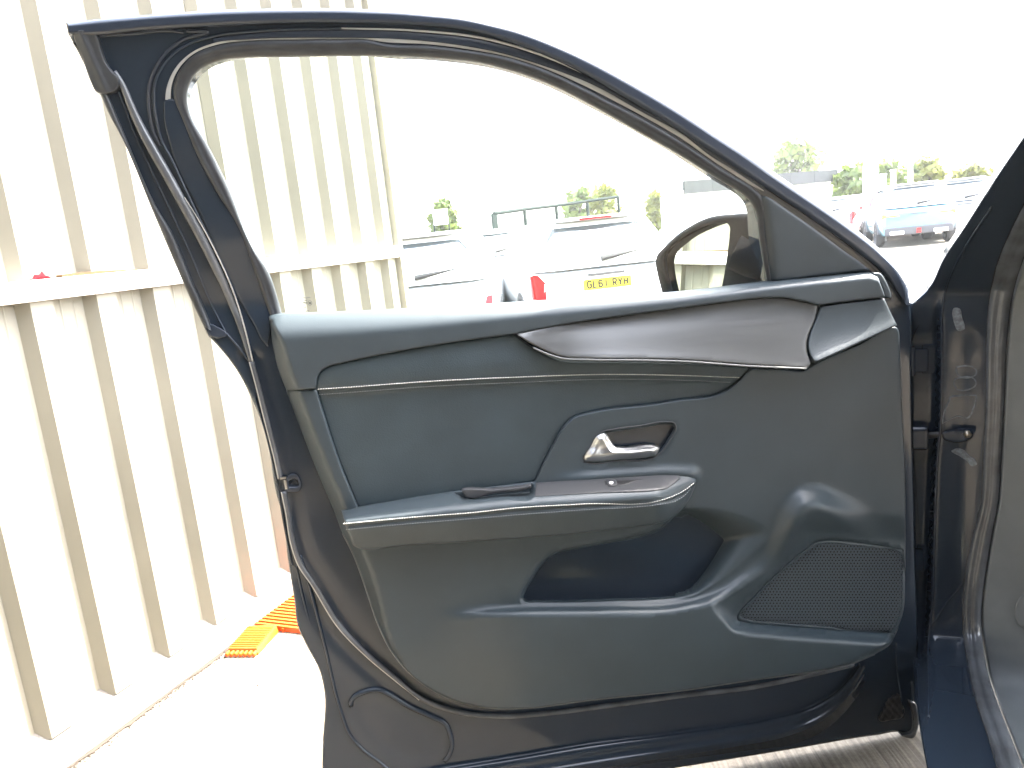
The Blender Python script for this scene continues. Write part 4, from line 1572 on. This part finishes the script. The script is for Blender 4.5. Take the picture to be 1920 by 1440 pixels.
DEC = curve(DEC_T + [(1533, 584), (1525, 607), (1516, 627), (1512, 647), (1515, 667), (1520, 682), (1514, 690, 1)] + [(1407, 684, 1), (1280, 675), (1207, 673), (1107, 672), (1050, 668), (1017, 655), (990, 641)], 5, True)
sheet('decor_strip', DEC, decor_h, M_DECOR, D, DOOR, 6, 3, 0.004, 0.02)
ptube('strip_edge', [(1000, 652), (1020, 661), (1050, 671), (1107, 674.5), (1207, 675.5), (1280, 677.5), (1407, 686.5), (1512, 691)], 0.0017, lambda x, y: decor_h(x, y) - 0.002, M_EDGE_GLINT, D, DOOR, n=8)  # lower lip, its highlight painted as a paler colour


def fct_h(x, y):
    yt = np.interp(x, [1537, 1660], [573, 558])
    yb = np.interp(x, [1527, 1682], [682, 612])
    t = np.clip((y - yt) / np.maximum(yb - yt, 6), 0, 1)
    k = 1 - 0.45 * sstep(1540, 1680, x)
    return 0.050 + k * (0.030 * t**2.2 - 0.010 * np.exp(-(t / 0.3)**2) + 0.008 * np.exp(-(t / 0.3)**2))


FCT = curve([(1539, 574.5, 1), (1600, 566), (1658, 559.5, 1), (1664, 573), (1671, 588), (1682, 610, 1), (1605, 646), (1528, 681, 1), (1520, 668), (1515, 650), (1518, 628), (1528, 604), (1535, 586)], 5, True)
sheet('corner_trim', FCT, fct_h, M_CAP, D, DOOR, 6, 3.5, 0.005, 0.02)
sheet('end_cap', curve([(1634, 511, 1), (1650, 512), (1660, 525), (1668, 560), (1661, 557), (1652, 533)], 4, True), lambda x, y: 0.034 + 0 * x, M_CAP, D, DOOR, 5, 3, 0.003, 0.03)

# ---- armrest
A_TX = [640, 672, 773, 847, 1003, 1133, 1248, 1290, 1304]
A_TY = [958, 950, 933, 921, 904, 893, 886, 884, 893]
A_SX = [640, 643, 760, 897, 960, 1093, 1252, 1281, 1304]
A_SY = [982, 982, 971, 960, 953, 945, 934, 921, 905]
A_BX = [640, 660, 677, 740, 940, 1073, 1173, 1240, 1277, 1304]
A_BY = [1000, 1023, 1029, 1025, 1012, 1002, 990, 979, 957, 905]
CUP = curve([(848, 922), (862, 936), (870, 941), (882, 941), (940, 936), (1000, 930), (1002, 912), (998, 906), (930, 913)], 3, True)


def arm_h(x, y):
    yt, ys, yb = np.interp(x, A_TX, A_TY), np.interp(x, A_SX, A_SY), np.interp(x, A_BX, A_BY)
    t = np.clip((y - yt) / np.maximum(ys - yt, 5), 0, 1)
    top = 0.046 + 0.050 * np.minimum(1, t / 0.62)**0.9 + 0.010 * np.sin(np.clip((t - 0.62) / 0.38, 0, 1) * math.pi / 2)
    t2 = np.clip((y - ys) / np.maximum(yb - ys, 5), 0, 1)
    h = np.where(y < ys, top, 0.106 - 0.018 * t2**1.5)
    h = h - 0.0035 * np.exp(-((y - ys - 6) / 2.6)**2)
    h = h - 0.045 * sstep(1225, 1312, x) * np.clip((h - 0.046) / 0.06, 0, 1)
    dc = -sdist(x, y, CUP)
    h = h - 0.030 * sstep(0, 1, np.clip(dc / 7.0, 0, 1)) * (dc > 0)
    return h


ARM = curve([(640, 958, 1), (672, 950), (773, 933), (847, 921), (1003, 904), (1133, 893), (1248, 886), (1286, 884), (1300, 889), (1305, 899), (1303, 912), (1296, 930), (1277, 957), (1252, 976), (1236, 981), (1173, 990), (1073, 1002), (940, 1012), (740, 1025), (677, 1029), (664, 1024), (656, 1008)], 4, True)
SA = curve(list(zip(A_SX, [y_ + 6 for y_ in A_SY])), 4)
ST_A = curve(list(zip(A_SX[1:], A_SY[1:])), 4)
sheet('armrest', ARM, arm_h, M_CAP, D, DOOR, 4.5, 4, 0.006, 0.05, creases=[(CUP, (-1, 1.5, 4, 7), True), (SA, (-5, -2, 0, 2, 5), False)])
SWP = curve([(1005, 906, 1), (1133, 894.5), (1248, 887.5), (1270, 889), (1275, 893), (1262, 908), (1248, 917), (1236, 919), (1130, 924), (1002, 931, 1)], 4, True)
sheet('switch_panel', SWP, lambda x, y: arm_h(x, y) + 0.0022, M_SWITCH, D, DOOR, 4.5, 2.2, 0.0022, 0.006)
sheet('switch_recess', curve([(1133, 901.5, 1), (1208, 898.5, 1), (1190, 902), (1172, 908.5), (1135, 909, 1)], 3, True), lambda x, y: arm_h(x, y) + 0.0030, M_DARK, D, DOOR, 4, 1.5, 0.0008, 0.003)
sheet('window_switch', curve([(1138, 902.5), (1156, 902), (1157, 908), (1139, 908.5)], 2, True), lambda x, y: arm_h(x, y) + 0.006, M_SWITCH, D, DOOR, 3, 2, 0.002, 0.006)
sheet('switch_symbol', curve([(1142, 904.2), (1150, 903.8), (1149, 907), (1144, 907.2)], 1.5, True), lambda x, y: arm_h(x, y) + 0.0066, mat('white_print', (0.8, 0.8, 0.8), 0.4), D, DOOR, 3, 0.7, 0.0003, 0.001)
sheet('pull_lip', curve([(867, 924), (930, 917), (985, 911), (996, 909), (997, 913), (985, 918), (930, 924), (873, 931)], 3, True), lambda x, y: arm_h(x, y) * 0 + 0.066, M_SWITCH, D, DOOR, 4, 2.5, 0.004, 0.008)


# ---- stitching
def stitches(name, c, h, mt, pitch=4.75, ln=2.6, r=0.0009):
    seg = np.linalg.norm(np.diff(c, axis=0), axis=1)
    s = np.concatenate([[0], np.cumsum(seg)])
    V, Fc = [], []
    k = 0.8
    while k + ln < s[-1]:
        q = np.stack([np.interp([k, k + ln / 2, k + ln], s, c[:, 0]), np.interp([k, k + ln / 2, k + ln], s, c[:, 1])], -1)
        q[0, 1] += 0.35
        q[2, 1] -= 0.35
        hh = h(q[:, 0], q[:, 1])
        p = DOOR.P(q[:, 0], q[:, 1], hh + np.array([0.0002, 0.0011, 0.0002]))
        v, f_ = tube_geo(p, np.array([r * .75, r, r * .75]), 5)
        n = len(V)
        V += v
        Fc += [tuple(i + n for i in g) for g in f_]
        k += pitch
    o = mesh_obj(name, V, Fc, mt, D, True)
    o['kind'] = 'stuff'


stitches('upper_stitching', curve([(595, 730), (640, 727), (807, 715), (973, 707), (1140, 702), (1280, 704), (1388, 708)]), ins_h, M_STITCH)
stitches('upper_stitching', curve([(597, 740), (640, 737), (807, 724.5), (973, 717), (1140, 711), (1280, 713), (1373, 717)]), ins_h, M_STITCH_SHADE, r=0.0007)
stitches('armrest_stitching', curve([(643, 982), (760, 971), (897, 960), (960, 953), (1093, 945), (1252, 934), (1281, 921), (1301, 906)]), arm_h, M_STITCH)
stitches('armrest_stitching', curve([(648, 993), (760, 982.5), (897, 971.5), (960, 966), (1093, 956), (1241, 945), (1262, 941), (1285, 928), (1296, 914)]), arm_h, M_STITCH_SHADE, r=0.0007)

# ---- inner door handle
HND = curve([(1095, 860), (1107, 837), (1120, 816), (1127, 812.5), (1133, 812), (1139, 816), (1147, 829), (1152, 836), (1165, 838), (1231, 836), (1236, 838), (1234, 848), (1228, 855), (1218, 857), (1160, 862), (1104, 866), (1096, 865)], 2.5, True)


def hnd_h(x, y):
    d = -sdist(x, y, HND)
    sc = 0.006 * np.exp(-(((x - 1130) / 16)**2 + ((y - 838) / 15)**2))
    arm = 0.004 * sstep(1135, 1180, x) * np.sin(np.clip((y - 836) / 22, 0, 1) * math.pi)
    return 0.050 + 0.010 * sstep(0, 14, d) - sc + arm * 0.6


sheet('handle_lever', HND, hnd_h, M_SATIN, D, DOOR, 2.5, 2.5, 0.004, 0.006)
ptube('handle_bezel', [(1093, 861), (1106, 839), (1120, 817), (1131, 809), (1148, 805), (1200, 798), (1252, 791), (1264, 793), (1268, 801), (1260, 819), (1237, 850), (1225, 858), (1160, 863.5), (1102, 867.5), (1094, 865)], 0.0012, 0.0472, M_SWITCH, D, DOOR, 3, 6, True)
sheet('handle_cup', hcup * 0.97 + hcup.mean(0) * 0.03, lambda x, y: 0.034 + 0 * x, mat('gloss_dark_plastic', (0.014, 0.020, 0.028), 0.25), D, DOOR, 8, 3, 0.001, 0.004)


# ---- speaker grille: real holes
def base_spk(x, y):
    x, y = np.atleast_1d(x).astype(float), np.atleast_1d(y).astype(float)
    d, s_ = dist_line(x, y, RIDGE)
    amp = 0.030 * (1 - 0.85 * sstep(1530, 1690, x) * (1 - sstep(960, 1130, y)))
    wd = np.interp(x, [980, 1280, 1380, 1480, 1600], [16, 17, 24, 44, 55])
    return 0.047 + amp * sstep(0, 1, np.clip(d * s_ / wd, 0, 1)) - 0.030 - 0.012 * sstep(1200, 1330, y)


def speaker_w(x, y):
    return float(base_spk(x, y)[0])


def grille():
    V, Fc = [], []
    px_, py_ = 6.3, 5.35
    inner = []
    for j in range(int((1195 - 1008) / py_)):
        for i in range(int((1705 - 1378) / px_)):
            cx = 1378 + i * px_ + (px_ / 2 if j % 2 else 0)
            cy = 1008 + j * py_
            inner.append((cx, cy))
    inner = np.array(inner)
    sd = sdist(inner[:, 0], inner[:, 1], speaker)
    inner = inner[sd < -3.0]
    ang = np.radians(np.arange(6) * 60 + 30)
    ox, oy = np.cos(ang) * px_ / math.sqrt(3), np.sin(ang) * py_ * 2 / 3
    for cx, cy in inner:
        ex = min(1.0, max(0.0, -sdist([cx], [cy], speaker)[0] / 14))
        w0 = speaker_w(cx, cy) - 0.0035 + 0.0040 * math.sin(ex * math.pi / 2)
        n = len(V)
        X = np.concatenate([cx + ox, cx + ox * 0.70, cx + ox * 0.60])
        Y = np.concatenate([cy + oy, cy + oy * 0.70, cy + oy * 0.60])
        Wd = np.concatenate([np.full(6, w0), np.full(6, w0 + 0.0002), np.full(6, w0 - 0.004)])
        V += DOOR.P(X, Y, Wd).tolist()
        for k in range(6):
            l = (k + 1) % 6
            Fc.append((n + k, n + 6 + k, n + 6 + l, n + l))
            Fc.append((n + 6 + k, n + 12 + k, n + 12 + l, n + 6 + l))
    o = mesh_obj('speaker_grille', V, Fc, mat('grille_plastic', (0.060, 0.076, 0.090), 0.42), D, False)
    o['kind'] = 'stuff'
    rim = speaker
    sheet('speaker_surround', rim, lambda x, y: base_spk(x, y) - 0.0005, M_PANEL, D, DOOR, 7, 3, 0.002, 0.01, holes=[curve([(1390, 1156), (1412, 1128), (1516, 1033), (1529, 1024), (1544, 1019.5), (1580, 1021), (1640, 1028), (1686, 1036), (1691, 1093), (1684, 1158), (1672, 1181), (1547, 1174), (1447, 1166), (1400, 1160)], 5, True)])
    sheet('speaker_cone', rim, lambda x, y: base_spk(x, y) - 0.009, M_DARK, D, DOOR, 16, 3, 0.001, 0.0)


grille()

# ---- sail panel ahead of the window
sheet('sail_panel', curve([(1421, 377), (1425, 369), (1432, 367), (1443, 371), (1470, 389), (1505, 413), (1550, 446), (1586, 473), (1615, 493), (1632, 507, 1), (1560, 515), (1441, 529, 1), (1436, 480), (1430, 430)], 5, True),
      lambda x, y: lean(x, y) + 0.012 - 0.010 * np.exp(-((x - np.interp(y, [370, 530], [1421, 1441])) / 12.0)**2), M_CAP, D, DOOR, 7, 4, 0.005, 0.015)

# ---- hinge side edge of the door
ptube('hinge_edge_bead', [(1680, 1205), (1682, 1260), (1688, 1300), (1693, 1330), (1694, 1345)], 0.0018, 0.006, M_PAINT, D, DOOR)
ptube('hinge_edge_bead', [(1709, 1278), (1712, 1320), (1714, 1350)], 0.0018, 0.006, M_PAINT, D, DOOR)
GRM = curve([(1650, 1352), (1656, 1335), (1672, 1310), (1685, 1302), (1692, 1318), (1696, 1336), (1690, 1346), (1672, 1350)], 3, True)
sheet('drain_grommet', GRM, lambda x, y: 0.008 + 0.003 * np.sin(x * 0.5) * np.sin(y * 0.43), M_DARK, D, DOOR, 4, 3, 0.003, 0.01)
sheet('corner_foot', curve([(1705, 1314, 1), (1714, 1316), (1721, 1335), (1722, 1362), (1712, 1384), (1690, 1379), (1710, 1372), (1713, 1350)], 3, True), lambda x, y: 0.010 + 0 * x, M_RUBBER2, D, DOOR, 5, 3, 0.004, 0.012)

# ---- wing mirror beyond the glass
mo_ = DOOR.W(np.array(1370.0), np.array(470.0), -0.10)
MIR = Plane(153.0, mo_)
OUTM = curve([(1262, 620), (1250, 580), (1242, 546), (1234, 515), (1230, 494), (1231, 483), (1248, 462), (1288, 429), (1332, 408), (1370, 403), (1410, 404), (1424, 412), (1430, 450), (1432, 520), (1428, 600), (1350, 630)], 5, True)
INM = curve([(1283, 590), (1270, 566), (1261, 544), (1253, 520), (1248, 500), (1248, 479), (1269, 454), (1310, 429), (1348, 417), (1362, 417.5), (1368, 424), (1368, 440), (1364, 475), (1358, 515), (1352, 545), (1345, 590)], 5, True)
n_ = 120


def mring(c, w, k=1.0):
    q = resample(np.vstack([c, c[:1]]), n_ + 1)[:-1]
    p = MIR.P(q[:, 0], q[:, 1], np.full(n_, w))
    ce = p.mean(0)
    ce[1] = 0
    p2 = p.copy()
    p2[:, 0] = ce[0] + (p[:, 0] - ce[0]) * k
    p2[:, 2] = ce[2] + (p[:, 2] - ce[2]) * k
    return p2


def roll_to(c, ref):
    i = np.argmin(np.linalg.norm(c - ref, axis=1))
    return np.roll(c, -i, 0)


OUTM = roll_to(OUTM, np.array([1230, 490]))
INM = roll_to(INM, np.array([1248, 490]))
rows = [mring(INM, -0.012), mring(INM, 0.0), mring(0.5 * resample(np.vstack([INM, INM[:1]]), 121)[:-1] + 0.5 * resample(np.vstack([OUTM, OUTM[:1]]), 121)[:-1], 0.002), mring(OUTM, -0.004), mring(OUTM, -0.012, 1.01)]
V = np.concatenate(rows).tolist()
Fc = []
for r_ in range(len(rows) - 1):
    for i in range(n_):
        j = (i + 1) % n_
        Fc.append((r_ * n_ + i, (r_ + 1) * n_ + i, (r_ + 1) * n_ + j, r_ * n_ + j))


def to_door(V):
    """MIR axes -> door axes"""
    V = np.asarray(V)
    Wd = MIR.p0 + V[:, :1] * MIR.u - V[:, 1:2] * MIR.n + V[:, 2:3] * np.array([0, 0, 1.0])
    q = Wd - DOOR.p0
    return np.stack([q @ DOOR.u, -(q @ DOOR.n), q[:, 2]], -1)


mesh_obj('mirror_frame', to_door(V), Fc, M_HOUSE, D)
rows = [mring(OUTM, -0.011, 1.008), mring(OUTM, -0.03, 1.0), mring(OUTM, -0.06, 0.93), mring(OUTM, -0.085, 0.78), mring(OUTM, -0.10, 0.5), mring(OUTM, -0.104, 0.1)]
V = np.concatenate(rows).tolist()
Fc = []
for r_ in range(len(rows) - 1):
    for i in range(n_):
        j = (i + 1) % n_
        Fc.append((r_ * n_ + i, (r_ + 1) * n_ + i, (r_ + 1) * n_ + j, r_ * n_ + j))
Fc.append(tuple(range(5 * n_, 6 * n_)))
mesh_obj('mirror_shell', to_door(V), Fc, M_PAINT, D)
p = mring(INM, -0.008)
p[:, 1] += math.tan(math.radians(4.2)) * (p[:, 2] - p[:, 2].mean()) + 0.004
mesh_obj('mirror_glass', to_door(p), [tuple(range(n_))], M_MIRROR, D, False)
m = MB()
pa = DOOR.P(np.array([1415.0]), np.array([470.0]), -0.06)[0]
pb = DOOR.P(np.array([1470.0]), np.array([520.0]), -0.035)[0]
m.tube([pa + np.array([-0.03, 0.02, 0.0]), (pa + pb) / 2, pb], [0.035, 0.04, 0.045], 14)
m.build('mirror_arm', M_HOUSE, D, True)

# ================================================================== body of the car beside the hinges
hp = EYE + rays(1722, 900) * (1.47 / rays(1722, 900)[1])
BODY = Plane(112.6, hp)


def w_at_z(x, y, z):
    d = rays(x, y)
    t = (z - EYE[2]) / d[..., 2]
    q = EYE + d * t[..., None]
    w = (q - BODY.p0) @ BODY.n
    return np.where(d[..., 2] < -0.02, w, -9.0)


def body_w(x, y, z=0.28):
    """hinge pillar, leaning back as the windscreen pillar above and running into the sill below"""
    x = np.asarray(x, float)
    y = np.asarray(y, float)
    w = 0.0011 * np.clip(545 - y, 0, None)
    s = w_at_z(x, y, z)
    k = 0.03
    return w + np.where(s > -0.2, k * np.log1p(np.exp(np.clip(s / k, -40, 40))), 0.0)


CRX = [(1860, 388), (1810, 463), (1785, 509), (1775, 536), (1768, 570), (1766, 650), (1764, 795), (1757, 870), (1752, 1010), (1748, 1130), (1741, 1200), (1740, 1300), (1741, 1345)]


def pillar_h(x, y):
    xc = np.interp(y, [388, 463, 509, 536, 570, 795, 870, 1010, 1130, 1250, 1345, 1400], [1860, 1810, 1785, 1775, 1768, 1764, 1757, 1752, 1748, 1741, 1741, 1741])
    left = np.clip((xc - x) / 14.0, 0, 1)
    w = body_w(x, y) - 0.045 * sstep(0, 1, left) * sstep(560, 640, y) * (1 - sstep(1250, 1380, y)) - 0.006 * sstep(0, 1, left) * (1 - sstep(560, 640, y))
    mid_ = np.exp(-((x - xc - 45) / 26.0)**2)
    return w - 0.010 * mid_ * sstep(600, 700, y) * (1 - sstep(1100, 1200, y))


PIL = curve([(1706, 574, 1), (1745, 535), (1768, 487), (1810, 423), (1860, 344), (1920, 255), (1985, 160, 1), (2040, 200, 1), (1985, 320), (1945, 400), (1918, 470), (1890, 560), (1878, 700), (1874, 850), (1868, 950), (1850, 1040), (1838, 1130), (1840, 1210), (1850, 1300), (1878, 1385), (1915, 1475, 1), (1746, 1475, 1), (1736, 1430), (1728, 1380), (1722, 1330), (1716, 1150), (1711, 900), (1708, 700)], 7, True)
pillar = sheet('hinge_pillar', PIL, pillar_h, M_PAINT, car, BODY, 9, 5, 0.006, 0.05)
attach(pillar, BODY)
ptube('pillar_bead', CRX, 0.0022, lambda x, y: pillar_h(x, y) + 0.0005, M_PAINT, pillar, BODY)
ptube('pillar_bead', [(1835, 960), (1826, 1010), (1812, 1080), (1799, 1102), (1775, 1130), (1750, 1168), (1745, 1173)], 0.0020, lambda x, y: pillar_h(x, y) + 0.0005, M_PAINT, pillar, BODY)
ptube('pillar_bead', [(1700, 536), (1680, 509), (1650, 482)], 0.002, 0.0, M_PAINT, pillar, BODY)

SLL = [(1985, 270), (1945, 330), (1912, 395), (1888, 445), (1868, 495), (1854, 560), (1848, 640), (1846, 760), (1842, 850), (1836, 950), (1820, 1010), (1808, 1080), (1804, 1136), (1805, 1190), (1813, 1245), (1830, 1320), (1850, 1378), (1868, 1440), (1878, 1475)]
SLR = [(2035, 290), (1990, 360), (1950, 425), (1922, 480), (1900, 550), (1888, 640), (1883, 760), (1878, 850), (1872, 940), (1859, 1010), (1846, 1095), (1841, 1145), (1843, 1205), (1851, 1255), (1868, 1310), (1893, 1375), (1919, 1440), (1932, 1475)]
sl, sr_ = resample(curve(SLL), 220), resample(curve(SLR), 220)


def lerp_c(t):
    return sl * (1 - t) + sr_ * t


def seal_w(k):
    return lambda x, y: body_w(x, y, 0.29) + k


loft('aperture_seal', [(lerp_c(0.0), seal_w(0.0)), (lerp_c(0.04), seal_w(0.012)), (lerp_c(0.16), seal_w(0.020)), (lerp_c(0.32), seal_w(0.0225)), (lerp_c(0.44), seal_w(0.0185)), (lerp_c(0.52), seal_w(0.022)), (lerp_c(0.68), seal_w(0.025)), (lerp_c(0.84), seal_w(0.021)), (lerp_c(0.97), seal_w(0.018)), (lerp_c(1.0), seal_w(0.013))], M_RUBBER2, pillar, BODY, 220)
KP = curve([(2170, 60, 1), (2050, 270), (1996, 360), (1955, 425), (1926, 482), (1903, 552), (1891, 640), (1885, 760), (1880, 850), (1874, 940), (1861, 1010), (1848, 1095), (1843, 1145), (1845, 1205), (1853, 1255), (1870, 1310), (1895, 1375), (1921, 1440), (1936, 1476, 1), (2400, 1476, 1), (2400, 60, 1)], 10, True)


def kick_h(x, y):
    return body_w(x, y, 0.20) + 0.020 + 0.10 * sstep(1890, 2150, x) * sstep(1250, 900, y) - 0.004 * np.exp(-((x - np.interp(y, [550, 760, 940, 1095, 1145, 1255, 1375, 1440], [1912, 1894, 1886, 1860, 1855, 1866, 1908, 1934])) / 4.0)**2)


M_KICK = mat('grey_interior_plastic', (0.135, 0.145, 0.148), 0.55, bump=(600, 0.35, 0.0006, 'noise'), vary=(18, 0.94, 1.06), rvary=(12, 0.42, 0.65))
sheet('kick_panel', KP, kick_h, M_KICK, pillar, BODY, 16, 5, 0.006, 0.09)
sheet('access_cover', curve([(1960, 1100), (1928, 1108), (1910, 1122), (1903, 1140), (1903, 1160), (1908, 1172), (1920, 1178), (1960, 1182)], 4, True), lambda x, y: kick_h(x, y) + 0.003, M_KICK, pillar, BODY, 10, 4, 0.005, 0.004)

# hinges, check strap, marks
for yy, xl in ((676, 1712), (1048, 1704)):
    m = MB()
    pa = BODY.P(np.array([xl + 2.0]), np.array([float(yy)]), -0.035)[0]
    m.box(pa + np.array([0.004, 0, 0]), (0.042, 0.014, 0.048))
    m.box(pa + np.array([0.030, 0.012, 0]), (0.030, 0.010, 0.060))
    m.tube([pa + np.array([-0.006, -0.006, -0.030]), pa + np.array([-0.006, -0.006, 0.030])], 0.008, 12)
    o = m.build('hinge', M_PAINT, pillar)
    bev(o, 0.003)
m = MB()
pa = BODY.P(np.array([1702.0]), np.array([808.0]), -0.055)[0]
pb = BODY.P(np.array([1774.0]), np.array([814.0]), -0.002)[0]
pc = BODY.P(np.array([1822.0]), np.array([812.0]), 0.006)[0]
m.tube([pa, (pa + pb) / 2 + np.array([0, 0, -0.006]), pb], [0.007, 0.007, 0.006], 8)
o = m.build('check_strap', M_DARK, pillar, True)
sheet('strap_bracket', curve([(1766, 811), (1780, 806), (1810, 803), (1823, 808), (1824, 819), (1815, 826), (1784, 829), (1769, 823)], 3, True), lambda x, y: pillar_h(x, y) + 0.007, M_FRAME, pillar, BODY, 6, 4, 0.006, 0.014)
m = MB()
pc = BODY.P(np.array([1814.0]), np.array([814.0]), 0.014)[0]
m.tube([pc + np.array([0, 0.004, 0]), pc + np.array([0, -0.004, 0])], 0.0075, 6)
m.tube([pc + np.array([0, -0.003, 0]), pc + np.array([0, -0.007, 0])], 0.0042, 10)
m.build('strap_bolt', mat('worn_steel', (0.32, 0.28, 0.22), 0.35, metal=1.0), pillar, True)
m = MB()
pa = BODY.P(np.array([1722.0]), np.array([820.0]), -0.028)[0]
m.box(pa, (0.036, 0.03, 0.05))
o = m.build('strap_cover', M_FRAME, pillar)
bev(o, 0.008, 3)
M_MARK = mat('sticker_and_glint', (0.12, 0.135, 0.155), 0.55, vary=(160, 0.6, 1.4))  # pale colour shared by sticker marks and painted reflections


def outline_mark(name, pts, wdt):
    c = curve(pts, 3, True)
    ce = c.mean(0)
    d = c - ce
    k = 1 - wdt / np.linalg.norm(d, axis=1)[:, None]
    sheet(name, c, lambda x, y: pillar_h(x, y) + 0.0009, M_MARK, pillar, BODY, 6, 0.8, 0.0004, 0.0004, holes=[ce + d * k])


outline_mark('label_and_glint', [(1793, 688), (1800, 686), (1828, 689), (1832, 694), (1831, 703), (1827, 706), (1796, 705), (1792, 699)], 3.2)
outline_mark('label_and_glint', [(1790, 710), (1796, 708), (1828, 710), (1831, 714), (1830, 724), (1825, 728), (1792, 729), (1788, 722)], 3.0)
outline_mark('label_and_glint', [(1781, 743, 1), (1800, 740), (1832, 741, 1), (1828, 762), (1815, 785), (1798, 782), (1766, 795, 1), (1768, 778)], 3.0)
sheet('label_and_glint', curve([(1784, 845), (1792, 841), (1806, 843), (1818, 854), (1829, 863), (1832, 871), (1822, 874), (1812, 864), (1800, 856)], 3, True), lambda x, y: pillar_h(x, y) + 0.0009, M_MARK, pillar, BODY, 6, 1, 0.0004, 0.0004)  # pale smudge painting residue and reflected light together
sheet('label_and_glint', curve([(1790, 577), (1799, 578), (1804, 595), (1808, 618), (1798, 621), (1789, 606)], 3, True), lambda x, y: pillar_h(x, y) + 0.0009, M_MARK, pillar, BODY, 6, 1, 0.0004, 0.0004)  # pale blob painting a reflection on the pillar

# wing, bonnet, sill, roof and screen, in the body's axes (x right, y forward, z up)
WING = [(0.05, 0.30), (0.012, 0.38), (0.000, 0.60), (-0.012, 0.80), (-0.012, 0.90), (0.000, 0.945), (0.022, 0.966), (0.055, 0.976), (0.085, 0.978)]
ys = np.linspace(0.03, 1.15, 12)
V, Fc = [], []
for y in ys:
    t = (y - 0.03) / 1.12
    for x, z in WING:
        V.append((x + 0.10 * t**2.5, y, z + 0.028 * math.sin(t * 1.9) - 0.10 * t**3))
n = len(WING)
for i in range(len(ys) - 1):
    for k in range(n - 1):
        Fc.append((i * n + k, (i + 1) * n + k, (i + 1) * n + k + 1, i * n + k + 1))
o = mesh_obj('front_wing', V, Fc, M_PAINT, pillar)
sm = o.modifiers.new('subsurf', 'SUBSURF')
sm.levels = sm.render_levels = 2
V, Fc = [], []
xs = np.linspace(0.092, 1.68, 17)
for y in ys:
    t = (y - 0.03) / 1.12
    for x in xs:
        s = (x - 0.092) / 1.588
        cr = 0.055 * math.sin(math.pi * s)**0.7 if 0 < s < 1 else 0
        V.append((min(max(x, 0.092 + 0.10 * t**2.5), 1.68 - 0.10 * t**2.5), y, 0.979 + 0.028 * math.sin(t * 1.9) - 0.10 * t**3 + cr))
n = len(xs)
for i in range(len(ys) - 1):
    for k in range(n - 1):
        Fc.append((i * n + k, (i + 1) * n + k, (i + 1) * n + k + 1, i * n + k + 1))
o = mesh_obj('bonnet', V, Fc, M_PAINT, pillar)
m = MB()
m.box((0.055, -0.85, 0.17), (0.10, 1.66, 0.16))
o = m.build('sill', M_PAINT, pillar)
bev(o, 0.03, 3)
m = MB()
m.box((0.90, -1.35, 1.585), (1.25, 1.5, 0.05))
o = m.build('roof_panel', M_PAINT, pillar)
bev(o, 0.02, 3)
quad_panel('windscreen', [(0.20, 0.02, 1.02), (1.58, 0.02, 1.02), (1.45, -0.62, 1.58), (0.33, -0.62, 1.58)], glass_mat('screen_glass', (0.85, 0.92, 0.88)), pillar, 0.005, 0.0)
m = MB()
m.box((0.95, -0.06, 0.90), (1.3, 0.36, 0.16))
o = m.build('dashboard', M_PANEL, pillar)
bev(o, 0.05, 3)
m = MB()
m.box((0.95, -0.75, 0.13), (1.4, 1.7, 0.06))
m.build('floor_pan', M_DARK, pillar)

# ------------------------------------------------------------------ the bright haze in the air
hz = MB()
hz.box((0, 0, 4.4), (860, 860, 11.0))
hz = hz.build('haze', None)
hm = bpy.data.materials.new('haze')
hm.use_nodes = True
hn = hm.node_tree
hn.nodes.clear()
ho = hn.nodes.new('ShaderNodeOutputMaterial')
hv = hn.nodes.new('ShaderNodeVolumePrincipled')
hv.inputs['Color'].default_value = (0.95, 0.97, 0.95, 1)
hv.inputs['Density'].default_value = 0.0010
hv.inputs['Anisotropy'].default_value = 0.2
hn.links.new(hv.outputs[0], ho.inputs['Volume'])
hz.data.materials.append(hm)
hz['kind'] = 'stuff'
